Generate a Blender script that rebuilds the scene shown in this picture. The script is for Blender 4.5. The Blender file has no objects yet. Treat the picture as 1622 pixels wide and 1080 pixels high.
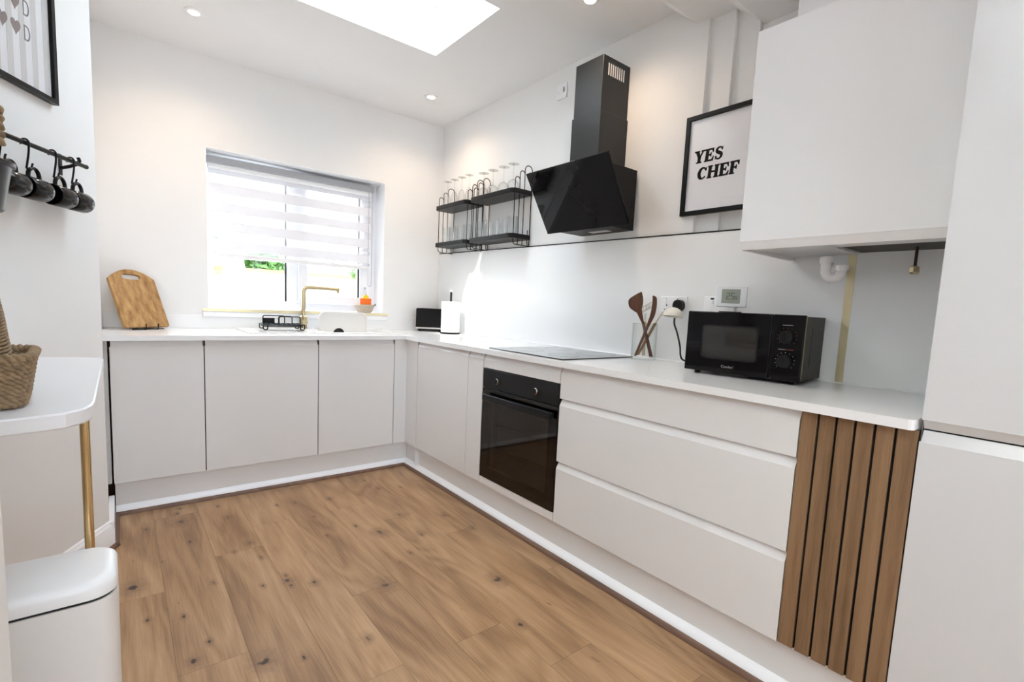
import bpy, bmesh, math, random
from math import sin, cos, pi, radians, sqrt, atan2
from mathutils import Vector, Matrix
random.seed(7)
sc = bpy.context.scene
COL = sc.collection

# ------------------------------------------------------------------ room constants (metres)
XW, YW, ZC = 0.585, 0.622, 2.566          # right wall, back wall, ceiling
ZT, ZU = 0.908, 0.882                     # worktop top and underside
WC = Vector((-1.582, -0.37, 0.0))         # far corner of the angled wall
PHI = radians(62)                         # its direction
WD = Vector((cos(PHI), sin(PHI), 0)); WN = Vector((sin(PHI), -cos(PHI), 0))

# ------------------------------------------------------------------ materials
def nodes_of(name):
    m = bpy.data.materials.new(name); m.use_nodes = True
    nt = m.node_tree
    b = nt.nodes['Principled BSDF']
    return m, nt, b

def N(nt, t, **kw):
    n = nt.nodes.new(t)
    for k, v in kw.items():
        setattr(n, k, v)
    return n

def mat(name, col, rough=.5, metal=0., spec=.5, var=.03, scale=30., bump=0., coat=0., stretch=None):
    """plain painted / moulded surface: colour varied a little by noise, optional bump"""
    m, nt, b = nodes_of(name)
    tc = N(nt, 'ShaderNodeTexCoord')
    mp = N(nt, 'ShaderNodeMapping')
    if stretch: mp.inputs['Scale'].default_value = stretch
    nz = N(nt, 'ShaderNodeTexNoise'); nz.inputs['Scale'].default_value = scale; nz.inputs['Detail'].default_value = 3
    nt.links.new(tc.outputs['Object'], mp.inputs['Vector']); nt.links.new(mp.outputs['Vector'], nz.inputs['Vector'])
    mx = N(nt, 'ShaderNodeMix', data_type='RGBA')
    nt.links.new(nz.outputs['Fac'], mx.inputs['Factor'])
    mx.inputs['A'].default_value = (*[max(0, c * (1 - var)) for c in col], 1)
    mx.inputs['B'].default_value = (*[min(1, c * (1 + var)) for c in col], 1)
    nt.links.new(mx.outputs['Result'], b.inputs['Base Color'])
    b.inputs['Roughness'].default_value = rough; b.inputs['Metallic'].default_value = metal
    b.inputs['Specular IOR Level'].default_value = spec
    b.inputs['Coat Weight'].default_value = coat; b.inputs['Coat Roughness'].default_value = .03
    if bump:
        bp = N(nt, 'ShaderNodeBump'); bp.inputs['Strength'].default_value = bump; bp.inputs['Distance'].default_value = .002
        nt.links.new(nz.outputs['Fac'], bp.inputs['Height']); nt.links.new(bp.outputs['Normal'], b.inputs['Normal'])
    return m

def thin_glass(name, tint=(.97, .985, .98), edge=(.55, .6, .6), refl=.9):
    m = bpy.data.materials.new(name); m.use_nodes = True; nt = m.node_tree; nt.nodes.clear()
    out = N(nt, 'ShaderNodeOutputMaterial'); mix = N(nt, 'ShaderNodeMixShader')
    tr = N(nt, 'ShaderNodeBsdfTransparent'); gl = N(nt, 'ShaderNodeBsdfGlossy'); gl.inputs['Roughness'].default_value = .02
    lw = N(nt, 'ShaderNodeLayerWeight'); lw.inputs['Blend'].default_value = .35
    cm = N(nt, 'ShaderNodeMix', data_type='RGBA'); cm.inputs['A'].default_value = (*tint, 1); cm.inputs['B'].default_value = (*edge, 1)
    lf = N(nt, 'ShaderNodeLayerWeight'); lf.inputs['Blend'].default_value = .5
    fr = N(nt, 'ShaderNodeMath', operation='POWER'); fr.inputs[1].default_value = 5.; nt.links.new(lf.outputs['Facing'], fr.inputs[0])
    mu = N(nt, 'ShaderNodeMath', operation='MULTIPLY_ADD'); mu.inputs[1].default_value = refl * .95; mu.inputs[2].default_value = refl * .045
    nt.links.new(lw.outputs['Facing'], cm.inputs['Factor']); nt.links.new(cm.outputs['Result'], tr.inputs['Color'])
    nt.links.new(fr.outputs[0], mu.inputs[0]); nt.links.new(mu.outputs[0], mix.inputs['Fac'])
    nt.links.new(tr.outputs[0], mix.inputs[1]); nt.links.new(gl.outputs[0], mix.inputs[2]); nt.links.new(mix.outputs[0], out.inputs['Surface'])
    return m

def emit(name, col, strength):
    m, nt, b = nodes_of(name)
    b.inputs['Base Color'].default_value = (*col, 1)
    b.inputs['Emission Color'].default_value = (*col, 1); b.inputs['Emission Strength'].default_value = strength
    return m

def wood(name, dark, light, axis='z', grain=1., rough=.5, freq=14., spec=.3, sq=.06, dist=.8):
    """long grain along one object axis"""
    m, nt, b = nodes_of(name)
    tc = N(nt, 'ShaderNodeTexCoord'); mp = N(nt, 'ShaderNodeMapping')
    s = {'x': (sq, 1, 1), 'y': (1, sq, 1), 'z': (1, 1, sq)}[axis]
    mp.inputs['Scale'].default_value = s
    n1 = N(nt, 'ShaderNodeTexNoise'); n1.inputs['Scale'].default_value = freq; n1.inputs['Detail'].default_value = 6; n1.inputs['Distortion'].default_value = dist
    n2 = N(nt, 'ShaderNodeTexNoise'); n2.inputs['Scale'].default_value = freq * 14; n2.inputs['Detail'].default_value = 3
    nt.links.new(tc.outputs['Object'], mp.inputs['Vector'])
    for n in (n1, n2): nt.links.new(mp.outputs['Vector'], n.inputs['Vector'])
    ad = N(nt, 'ShaderNodeMath', operation='MULTIPLY_ADD'); ad.inputs[1].default_value = .35 * grain; nt.links.new(n2.outputs['Fac'], ad.inputs[0]); nt.links.new(n1.outputs['Fac'], ad.inputs[2])
    cr = N(nt, 'ShaderNodeValToRGB'); cr.color_ramp.elements[0].position = .42; cr.color_ramp.elements[1].position = .86
    cr.color_ramp.elements[0].color = (*dark, 1); cr.color_ramp.elements[1].color = (*light, 1)
    nt.links.new(ad.outputs[0], cr.inputs['Fac']); nt.links.new(cr.outputs['Color'], b.inputs['Base Color'])
    b.inputs['Roughness'].default_value = rough; b.inputs['Specular IOR Level'].default_value = spec
    return m

M = {}
M['wall'] = mat('wall_paint', (.83, .825, .82), .75, var=.012, scale=6, bump=.05, spec=.2)
M['ceil'] = mat('ceiling_paint', (.86, .86, .86), .8, var=.01, scale=5, spec=.2)
M['gloss'] = mat('white_gloss_door', (.76, .755, .755), .10, var=.008, scale=4, spec=.5)
M['gloss_up'] = mat('high_gloss_door_lit', (.84, .845, .86), .03, var=.006, scale=4, spec=.6, coat=.9)  # wall cabinet white raised and cooled to carry the skylight on it
M['gloss_tall'] = mat('white_door_dimmed', (.64, .64, .65), .14, var=.006, scale=4)  # tall unit white darkened to stand for the weaker light there
M['carcass'] = mat('white_carcass', (.72, .72, .72), .45, var=.01)
M['worktop'] = mat('white_worktop', (.84, .84, .845), .22, var=.012, scale=80)
M['splash'] = mat('white_splashback', (.83, .835, .835), .24, var=.006, scale=5)
M['black'] = mat('black_satin', (.007, .007, .008), .36, spec=.2, var=.1)
M['blackmat'] = mat('black_matt_metal', (.010, .010, .011), .45, spec=.18, var=.1, scale=60)
M['blackgloss'] = mat('black_gloss', (.004, .004, .005), .06, spec=.22, var=.1)
M['blackglass'] = mat('black_glass', (.006, .006, .007), .015, var=.1, spec=.16)
M['hobglass'] = mat('hob_glass', (.02, .021, .022), .05, var=.1, spec=.8)
M['chim'] = mat('black_painted_steel', (.020, .021, .022), .34, spec=.35, var=.05, scale=50)
M['gap'] = mat('dark_gap', (.01, .009, .009), .9)
M['brass'] = mat('brushed_brass', (.52, .435, .27), .34, 1., var=.05, scale=60, stretch=(1, 1, .1))
M['polbrass'] = mat('polished_brass', (.72, .53, .27), .14, 1., var=.04)
M['gold'] = mat('pale_gold_trim', (.80, .70, .45), .35, .65, var=.06, scale=12)
M['chrome'] = mat('chrome', (.8, .8, .8), .08, 1.)
M['white'] = mat('white_plastic', (.87, .87, .885), .3, var=.01)
M['upvc'] = mat('white_upvc', (.86, .86, .89), .25, var=.006)
M['ceramic'] = mat('white_ceramic', (.85, .84, .82), .15, var=.008)
M['paper'] = mat('kitchen_paper', (.88, .88, .86), .9, var=.02, scale=120, bump=.3)
M['glass'] = thin_glass('clear_glass', (.985, .99, .987), (.76, .76, .75), 1.)
M['tumblerglass'] = thin_glass('tumbler_glass', (.99, .993, .993), (.74, .76, .76), 1.3)
M['jarglass'] = thin_glass('jar_glass', (.994, .996, .995), (.84, .87, .86), .55)
M['pane'] = thin_glass('window_glass', (.97, .98, .98), (.9, .93, .92), .5)
M['bead'] = wood('brown_floor_bead', (.11, .06, .042), (.22, .13, .09), 'y', rough=.45)
M['slat'] = wood('oak_slat', (.140, .078, .038), (.290, .176, .096), 'z', rough=.5, freq=22, sq=.04, dist=.5)
M['board'] = wood('acacia_board', (.26, .125, .042), (.58, .36, .155), 'z', rough=.4, freq=34, sq=.012, grain=.6, dist=.05)
M['utensil'] = wood('dark_wood_utensil', (.055, .018, .009), (.14, .05, .025), 'z', rough=.4, freq=30)
M['beech'] = wood('beech_handle', (.45, .33, .2), (.68, .54, .38), 'z', rough=.5, freq=30)
M['olivewood'] = wood('brown_wood_handle', (.15, .10, .045), (.28, .19, .09), 'z', rough=.5, freq=30)
M['cream'] = mat('cream_silicone', (.78, .74, .66), .4, var=.02)
M['seagrass'] = mat('seagrass_rope', (.29, .20, .115), .85, var=.65, scale=70, bump=.6)
M['basketgrey'] = mat('pale_woven_rope', (.55, .47, .38), .85, var=.35, scale=90, bump=.5)
M['orange'] = mat('orange_label', (.90, .16, .01), .3, var=.04)
M['yellow'] = mat('yellow_print', (.90, .62, .02), .3, var=.15, scale=200)
M['binbody'] = mat('white_bin_steel', (.74, .715, .69), .4, var=.01)
M['binlid'] = mat('white_bin_lid', (.82, .815, .81), .33, var=.008)
M['mug'] = mat('black_glazed_mug', (.010, .010, .010), .12, spec=.28, var=.1)
M['pot'] = mat('dark_grey_pot', (.035, .035, .037), .35, spec=.3, var=.08)
M['print'] = mat('poster_paper', (.85, .84, .87), .35, var=.004)
M['ink'] = mat('black_ink', (.010, .010, .011), .85, spec=.04)
M['taupe'] = mat('taupe_ink', (.26, .20, .195), .6)
M['grey'] = mat('grey_ink', (.20, .19, .19), .6)
M['lcd'] = mat('lcd_screen', (.30, .33, .27), .2, var=.03)
M['lcdink'] = mat('lcd_segments', (.03, .035, .03), .4)
M['mwwin'] = mat('microwave_window', (.030, .029, .028), .05, var=.15, scale=500, spec=.4)
M['silver'] = mat('silver_print', (.34, .34, .34), .35, .3)
M['redprint'] = mat('red_print', (.20, .035, .02), .5)
M['fabric'] = mat('blind_bar', (.82, .81, .82), .5)
M['rubber'] = mat('black_rubber', (.01, .01, .01), .7)
M['led'] = emit('downlight_lens', (1., .86, .66), 14.)
M['ledstrip'] = mat('hood_lamp_lens', (.6, .6, .6), .3)
M['boiler'] = mat('boiler_underside', (.03, .028, .026), .6)
M['oven_in'] = mat('oven_cavity', (.20, .18, .16), .4)
M['rackmetal'] = mat('oven_rack_steel', (.5, .45, .38), .25, 1.)
M['leaf'] = mat('bush_leaves', (.06, .15, .025), .6, var=.6, scale=25)
M['leafd'] = mat('dark_hedge_leaves', (.025, .055, .015), .6, var=.6, scale=25)
M['render'] = mat('cream_garden_wall', (.80, .72, .58), .85, var=.1, scale=8)
M['fence'] = wood('timber_fence', (.42, .28, .15), (.62, .45, .28), 'z', rough=.8)
M['coping'] = mat('brown_coping', (.22, .13, .07), .8, var=.2)
M['paving'] = mat('pale_paving', (.68, .64, .56), .85, var=.12, scale=6)
M['parasol'] = mat('white_parasol_cloth', (.85, .84, .82), .8)
M['roof'] = mat('grey_roof', (.25, .26, .27), .7, var=.15)

def blind_mat(name, alpha, trans):
    m = bpy.data.materials.new(name); m.use_nodes = True; nt = m.node_tree; nt.nodes.clear()
    out = N(nt, 'ShaderNodeOutputMaterial'); mix = N(nt, 'ShaderNodeMixShader'); mix.inputs[0].default_value = alpha
    mx2 = N(nt, 'ShaderNodeMixShader'); mx2.inputs[0].default_value = trans
    tl = N(nt, 'ShaderNodeBsdfTranslucent'); tl.inputs['Color'].default_value = (.80, .80, .86, 1)
    df = N(nt, 'ShaderNodeBsdfDiffuse')
    tc = N(nt, 'ShaderNodeTexCoord'); nz = N(nt, 'ShaderNodeTexNoise'); nz.inputs['Scale'].default_value = 400
    nt.links.new(tc.outputs['Object'], nz.inputs['Vector'])
    cm = N(nt, 'ShaderNodeMix', data_type='RGBA'); cm.inputs['A'].default_value = (.78, .78, .825, 1); cm.inputs['B'].default_value = (.82, .82, .86, 1)
    nt.links.new(nz.outputs['Fac'], cm.inputs['Factor']); nt.links.new(cm.outputs['Result'], df.inputs['Color'])
    tr = N(nt, 'ShaderNodeBsdfTransparent')
    nt.links.new(df.outputs[0], mx2.inputs[1]); nt.links.new(tl.outputs[0], mx2.inputs[2])
    nt.links.new(tr.outputs[0], mix.inputs[1]); nt.links.new(mx2.outputs[0], mix.inputs[2]); nt.links.new(mix.outputs[0], out.inputs['Surface'])
    return m
M['band'] = blind_mat('blind_opaque_band', 1.0, .02)
M['sheer'] = blind_mat('blind_sheer_band', .45, .05)

KNOTS = [(-1.314, -.243), (-1.511, -.804), (-1.086, -.654), (-.554, -.877), (-.72, -1.319), (-1.027, -1.074), (-.944, -1.142),
         (-1.199, -1.503), (-.322, -1.54), (-.429, -1.822), (-.385, -.74), (-.184, -.868), (-.146, -1.083), (-.901, -1.583),
         (-1.374, -1.379), (-.391, -.99), (-1.32, -.12), (-.62, -.33), (-1.12, -.30)]

SMALL = [(-1.453, -0.249), (-1.302, -0.5), (-1.141, -0.124), (-1.071, -0.822), (-1.263, -0.93), (-1.376, -1.111), (-1.477, -1.066), (-0.883, -0.273), (-0.792, -0.285), (-0.764, -0.521), (-0.773, -0.773), (-0.624, -0.742), (-0.519, -1.138), (-0.392, -1.005), (-1.098, -1.555), (-0.901, -1.579), (-1.023, -1.031), (-1.025, -1.116), (-1.377, -1.381), (-1.324, -1.309), (-1.113, -1.056), (-0.203, -0.372), (-0.327, -0.323), (-0.347, -0.152), (-1.155, -0.707), (-1.304, -0.059)]

def floor_mat():
    m, nt, b = nodes_of('oak_laminate')
    tc = N(nt, 'ShaderNodeTexCoord'); at = N(nt, 'ShaderNodeAttribute', attribute_name='plank')
    sp = N(nt, 'ShaderNodeSeparateColor'); nt.links.new(at.outputs['Color'], sp.inputs[0])
    sx = N(nt, 'ShaderNodeSeparateXYZ'); nt.links.new(tc.outputs['Object'], sx.inputs[0])
    def math_(op, a, bv, c=None):
        n = N(nt, 'ShaderNodeMath', operation=op)
        for i, v in enumerate((a, bv, c)):
            if v is None: continue
            if isinstance(v, (int, float)): n.inputs[i].default_value = v
            else: nt.links.new(v, n.inputs[i])
        return n.outputs[0]
    # shift the grain for each plank
    x = math_('MULTIPLY_ADD', sp.outputs[1], 9., sx.outputs[0])
    y = math_('MULTIPLY_ADD', sp.outputs[2], 13., sx.outputs[1])
    def vec(ax, ay):
        c = N(nt, 'ShaderNodeCombineXYZ'); nt.links.new(math_('MULTIPLY', x, ax), c.inputs[0]); nt.links.new(math_('MULTIPLY', y, ay), c.inputs[1]); return c.outputs[0]
    def noise(v, s, d=4, dist=0., r=.5):
        n = N(nt, 'ShaderNodeTexNoise'); n.inputs['Scale'].default_value = s; n.inputs['Detail'].default_value = d; n.inputs['Distortion'].default_value = dist; n.inputs['Roughness'].default_value = r
        nt.links.new(v, n.inputs['Vector']); return n.outputs['Fac']
    big = noise(vec(1, .13), 8., 4, .9)
    # cathedral rings: bands of a slowly varying field
    field = noise(vec(1, .16), 3.2, 2, .4)
    ring = math_('PINGPONG', math_('MULTIPLY', field, 27.), 1.)
    fine = noise(vec(1, .03), 190., 3)
    v = math_('MULTIPLY_ADD', ring, .15, math_('MULTIPLY_ADD', fine, .40, math_('MULTIPLY', big, .75)))
    cr = N(nt, 'ShaderNodeValToRGB'); e = cr.color_ramp.elements
    e[0].position = .44; e[0].color = (.235, .128, .063, 1); e[1].position = .90; e[1].color = (.500, .315, .175, 1)
    mid = cr.color_ramp.elements.new(.67); mid.color = (.385, .228, .118, 1)
    nt.links.new(v, cr.inputs['Fac'])
    hs = N(nt, 'ShaderNodeHueSaturation'); nt.links.new(cr.outputs['Color'], hs.inputs['Color'])
    nt.links.new(math_('MULTIPLY_ADD', sp.outputs[0], .10, .95), hs.inputs['Value'])
    # knots: dark elongated marks with a brown halo, each at its own place
    kn = None; halo = None
    wob = noise(tc.outputs['Object'], 38., 3)
    for i, (kx, ky) in enumerate(KNOTS + SMALL):
        big_ = 1.0 if i in (0, 1, 3, 4, 7, 8) else .55 if i < len(KNOTS) else .30
        dx = math_('MULTIPLY', math_('SUBTRACT', sx.outputs[0], kx), 1 / (.020 * big_))
        dy = math_('MULTIPLY', math_('SUBTRACT', sx.outputs[1], ky), 1 / (.030 * big_ * (1 if i < len(KNOTS) else 1.5)))
        d = math_('SQRT', math_('ADD', math_('MULTIPLY', dx, dx), math_('MULTIPLY', dy, dy)), 0)
        kn = d if kn is None else math_('MINIMUM', kn, d)
    d2 = math_('ADD', kn, math_('MULTIPLY', math_('SUBTRACT', wob, .5), 2.6))
    def ss(src, a, bb):
        n = N(nt, 'ShaderNodeMapRange', interpolation_type='SMOOTHSTEP'); n.inputs['From Min'].default_value = a; n.inputs['From Max'].default_value = bb
        n.inputs['To Min'].default_value = 1; n.inputs['To Max'].default_value = 0; nt.links.new(src, n.inputs['Value']); return n.outputs[0]
    m1 = N(nt, 'ShaderNodeMix', data_type='RGBA'); nt.links.new(math_('MULTIPLY', ss(d2, .6, 3.2), .5), m1.inputs['Factor']); nt.links.new(hs.outputs['Color'], m1.inputs['A']); m1.inputs['B'].default_value = (.16, .085, .045, 1)
    m2 = N(nt, 'ShaderNodeMix', data_type='RGBA'); nt.links.new(math_('MULTIPLY', ss(d2, .15, .8), .92), m2.inputs['Factor']); nt.links.new(m1.outputs['Result'], m2.inputs['A']); m2.inputs['B'].default_value = (.035, .024, .022, 1)
    # scattered small dark flecks
    fl = noise(vec(1, .35), 26., 2, .3)
    m3 = N(nt, 'ShaderNodeMix', data_type='RGBA'); nt.links.new(math_('MULTIPLY', ss(math_('SUBTRACT', 1., fl), .22, .30), .55), m3.inputs['Factor']); nt.links.new(m2.outputs['Result'], m3.inputs['A']); m3.inputs['B'].default_value = (.10, .055, .03, 1)
    nt.links.new(m3.outputs['Result'], b.inputs['Base Color'])
    b.inputs['Roughness'].default_value = .42; b.inputs['Specular IOR Level'].default_value = .35
    bp = N(nt, 'ShaderNodeBump'); bp.inputs['Strength'].default_value = .12; bp.inputs['Distance'].default_value = .001
    nt.links.new(fine, bp.inputs['Height']); nt.links.new(bp.outputs['Normal'], b.inputs['Normal'])
    return m
M['floor'] = floor_mat()

# ------------------------------------------------------------------ mesh builder
class MB:
    def __init__(s): s.v = []; s.f = []; s.mi = []; s.cur = 0
    def add(s, vs, fs):
        o = len(s.v); s.v += [tuple(p) for p in vs]; s.f += [tuple(i + o for i in f) for f in fs]; s.mi += [s.cur] * len(fs); return s
    def box(s, x0, x1, y0, y1, z0, z1):
        x0, x1 = sorted((x0, x1)); y0, y1 = sorted((y0, y1)); z0, z1 = sorted((z0, z1))
        vs = [(x, y, z) for z in (z0, z1) for y in (y0, y1) for x in (x0, x1)]
        return s.add(vs, [(0, 2, 3, 1), (4, 5, 7, 6), (0, 1, 5, 4), (2, 6, 7, 3), (0, 4, 6, 2), (1, 3, 7, 5)])
    def prism(s, poly, a, b, axis='z', swap=False):
        """poly: 2D outline; extruded along axis. z: (x,y); x: (y,z); y: (x,z)"""
        def P(p, t):
            return {'z': (p[0], p[1], t), 'x': (t, p[0], p[1]), 'y': (p[0], t, p[1])}[axis]
        n = len(poly)
        area = sum(poly[i][0] * poly[(i + 1) % n][1] - poly[(i + 1) % n][0] * poly[i][1] for i in range(n))
        if (area < 0) != (axis == 'y'): poly = poly[::-1]
        if a > b: a, b = b, a
        vs = [P(p, a) for p in poly] + [P(p, b) for p in poly]
        fs = [tuple(range(n - 1, -1, -1)), tuple(range(n, 2 * n))] + [(i, (i + 1) % n, n + (i + 1) % n, n + i) for i in range(n)]
        return s.add(vs, fs)
    def hprism(s, outer, inner, a, b, axis='z'):
        """prism with a hole; outer and inner have the same number of points, matched"""
        def P(p, t): return {'z': (p[0], p[1], t), 'x': (t, p[0], p[1]), 'y': (p[0], t, p[1])}[axis]
        n = len(outer); vs = [P(p, a) for p in outer] + [P(p, b) for p in outer] + [P(p, a) for p in inner] + [P(p, b) for p in inner]
        fs = []
        for i in range(n):
            j = (i + 1) % n
            fs += [(i, j, n + j, n + i), (2 * n + j, 2 * n + i, 3 * n + i, 3 * n + j), (j, i, 2 * n + i, 2 * n + j), (n + i, n + j, 3 * n + j, 3 * n + i)]
        return s.add(vs, fs)
    def lathe(s, prof, c=(0, 0, 0), axis='z', n=24, closed=False, rot=None):
        """prof: (radius, height) pairs"""
        vs = []; m = len(prof)
        for r, h in prof:
            for i in range(n):
                a = 2 * pi * i / n
                p = {'z': (r * cos(a), r * sin(a), h), 'x': (h, r * cos(a), r * sin(a)), 'y': (r * sin(a), h, r * cos(a))}[axis]
                p = Vector(p)
                if rot is not None: p = rot @ p
                vs.append((p[0] + c[0], p[1] + c[1], p[2] + c[2]))
        fs = [(k * n + i, k * n + (i + 1) % n, (k + 1) * n + (i + 1) % n, (k + 1) * n + i) for k in range(m - 1) for i in range(n)]
        if closed:
            fs += [((m - 1) * n + i, (m - 1) * n + (i + 1) % n, (i + 1) % n, i) for i in range(n)]
        else:
            if prof[0][0] > 1e-6: fs.append(tuple(range(n - 1, -1, -1)))
            if prof[-1][0] > 1e-6: fs.append(tuple((m - 1) * n + i for i in range(n)))
        return s.add(vs, fs)
    def tube(s, path, r, n=8, closed=False, rf=None, up=None):
        """tube along a polyline; r a number or a list of radii; rf(angle, length) scales it (rope twist)"""
        P = [Vector(p) for p in path]; m = len(P)
        R = r if isinstance(r, (list, tuple)) else [r] * m
        L = [0.]
        for i in range(1, m): L.append(L[-1] + (P[i] - P[i - 1]).length)
        vs = []; prev = None
        for i in range(m):
            if closed: t = (P[(i + 1) % m] - P[i - 1])
            else: t = P[min(i + 1, m - 1)] - P[max(i - 1, 0)]
            t = t.normalized() if t.length > 1e-9 else Vector((0, 0, 1))
            if prev is None:
                u = Vector(up) if up else (Vector((0, 0, 1)) if abs(t.z) < .9 else Vector((1, 0, 0)))
            else: u = prev
            u = (u - t * u.dot(t)); u = u.normalized() if u.length > 1e-6 else t.orthogonal().normalized()
            prev = u; w = t.cross(u)
            for k in range(n):
                a = 2 * pi * k / n; q = R[i] * (rf(a, L[i]) if rf else 1)
                vs.append(P[i] + u * (cos(a) * q) + w * (sin(a) * q))
        fs = []
        for i in range(m if closed else m - 1):
            j = (i + 1) % m
            fs += [(i * n + k, i * n + (k + 1) % n, j * n + (k + 1) % n, j * n + k) for k in range(n)]
        if not closed: fs += [tuple(range(n - 1, -1, -1)), tuple((m - 1) * n + k for k in range(n))]
        return s.add(vs, fs)
    def ribbon(s, path, w, th, side):
        """flat band: width w along 'side' vector, thickness th"""
        P = [Vector(p) for p in path]; sd = Vector(side).normalized(); vs = []; m = len(P)
        W = w if isinstance(w, (list, tuple)) else [w] * m
        T = th if isinstance(th, (list, tuple)) else [th] * m
        for i in range(m):
            t = (P[min(i + 1, m - 1)] - P[max(i - 1, 0)]).normalized(); nn = t.cross(sd).normalized()
            a, b = W[i] / 2, T[i] / 2
            vs += [P[i] + sd * a + nn * b, P[i] - sd * a + nn * b, P[i] - sd * a - nn * b, P[i] + sd * a - nn * b]
        fs = [(i * 4 + k, i * 4 + (k + 1) % 4, i * 4 + 4 + (k + 1) % 4, i * 4 + 4 + k) for i in range(m - 1) for k in range(4)]
        fs += [(3, 2, 1, 0), tuple((m - 1) * 4 + k for k in range(4))]
        return s.add(vs, fs)
    def ball(s, c, r, nu=20, nv=12, sq=(1, 1, 1)):
        pr = [(sin(pi * k / nv) * r, -cos(pi * k / nv) * r) for k in range(nv + 1)]
        vs = []; fs = []
        for rr, h in pr:
            for i in range(nu):
                a = 2 * pi * i / nu; vs.append((c[0] + rr * cos(a) * sq[0], c[1] + rr * sin(a) * sq[1], c[2] + h * sq[2]))
        fs = [(k * nu + i, k * nu + (i + 1) % nu, (k + 1) * nu + (i + 1) % nu, (k + 1) * nu + i) for k in range(nv) for i in range(nu)]
        return s.add(vs, fs)
    def build(s, name, m, parent=None, smooth=35, bevel=0., seg=2, weld=True, solid=0.):
        me = bpy.data.meshes.new(name); me.from_pydata(s.v, [], s.f)
        ms = m if isinstance(m, (list, tuple)) else [m]
        for x in ms: me.materials.append(x)
        if len(ms) > 1:
            for p, i in zip(me.polygons, s.mi): p.material_index = i
        bm = bmesh.new(); bm.from_mesh(me)
        if weld: bmesh.ops.remove_doubles(bm, verts=bm.verts, dist=1e-6)
        bmesh.ops.recalc_face_normals(bm, faces=bm.faces)
        bm.to_mesh(me); bm.free()
        if smooth:
            for p in me.polygons: p.use_smooth = True
            me.set_sharp_from_angle(angle=radians(smooth))
        o = bpy.data.objects.new(name, me); COL.objects.link(o)
        if parent is not None: o.parent = parent
        if bevel:
            b = o.modifiers.new('bevel', 'BEVEL'); b.width = bevel; b.segments = seg; b.limit_method = 'ANGLE'; b.angle_limit = radians(40)
        if solid:
            q = o.modifiers.new('solid', 'SOLIDIFY'); q.thickness = solid
        return o

def csm(P, k=5, closed=False):
    """smooth a polyline (Catmull-Rom)"""
    P = [Vector(p) for p in P]; n = len(P); out = []
    for i in range(n if closed else n - 1):
        if closed: a, b, c, d = P[i - 1], P[i], P[(i + 1) % n], P[(i + 2) % n]
        else: a, b, c, d = P[max(i - 1, 0)], P[i], P[i + 1], P[min(i + 2, n - 1)]
        for j in range(k):
            t = j / k; out.append(.5 * (2 * b + (c - a) * t + (2 * a - 5 * b + 4 * c - d) * t * t + (3 * b - a - 3 * c + d) * t ** 3))
    if not closed: out.append(P[-1])
    return out

def tag(o, label=None, cat=None, group=None, kind=None):
    if label: o['label'] = label
    if cat: o['category'] = cat
    if group: o['group'] = group
    if kind: o['kind'] = kind
    return o

def empty(name, loc, rz=0., label=None, cat=None, group=None):
    o = bpy.data.objects.new(name, None); COL.objects.link(o); o.location = loc; o.rotation_euler = (0, 0, rz); o.empty_display_size = .05
    return tag(o, label, cat, group)

def dup(root, loc, rz=None, label=None, group=None):
    r = root.copy(); COL.objects.link(r); r.location = loc
    if rz is not None: r.rotation_euler = (0, 0, rz)
    if label: r['label'] = label
    if group: r['group'] = group
    for ch in [o for o in bpy.data.objects if o.parent == root]:
        c = ch.copy(); COL.objects.link(c); c.parent = r
        for g in [o for o in bpy.data.objects if o.parent == ch]:
            d = g.copy(); COL.objects.link(d); d.parent = c
    return r

def struct(name, mb, m, parent=None, **kw):
    o = mb.build(name, m, parent, **kw)
    if parent is None: o['kind'] = 'structure'
    return o

def rrect(x0, x1, y0, y1, r, n=6):
    """rounded rectangle outline"""
    pts = []
    rs = r if isinstance(r, (list, tuple)) else [r] * 4
    for (cx, cy, a0, q) in ((x1 - rs[0], y1 - rs[0], 0, rs[0]), (x0 + rs[1], y1 - rs[1], 90, rs[1]), (x0 + rs[2], y0 + rs[2], 180, rs[2]), (x1 - rs[3], y0 + rs[3], 270, rs[3])):
        if q <= 1e-6: pts.append((cx, cy)); continue
        for k in range(n + 1):
            a = radians(a0 + 90 * k / n); pts.append((cx + q * cos(a), cy + q * sin(a)))
    return pts

def arc(c, r, a0, a1, n=10, plane='xz', off=0.):
    out = []
    for k in range(n + 1):
        a = radians(a0 + (a1 - a0) * k / n); u, v = c[0] + r * cos(a), c[1] + r * sin(a)
        out.append({'xz': (u, off, v), 'xy': (u, v, off), 'yz': (off, u, v)}[plane])
    return out

def text_mesh(txt, size, name, m, parent, loc, rot, align='CENTER', ext=.0004):
    cu = bpy.data.curves.new(name, 'FONT'); cu.body = txt; cu.size = size; cu.align_x = align; cu.extrude = ext
    tmp = bpy.data.objects.new(name + '_curve', cu); COL.objects.link(tmp)
    dg = bpy.context.evaluated_depsgraph_get(); dg.update()
    me = bpy.data.meshes.new_from_object(tmp.evaluated_get(dg)); bpy.data.objects.remove(tmp)
    me.materials.clear(); me.materials.append(m)
    o = bpy.data.objects.new(name, me); COL.objects.link(o); o.parent = parent; o.location = loc; o.rotation_euler = rot
    return o

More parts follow.
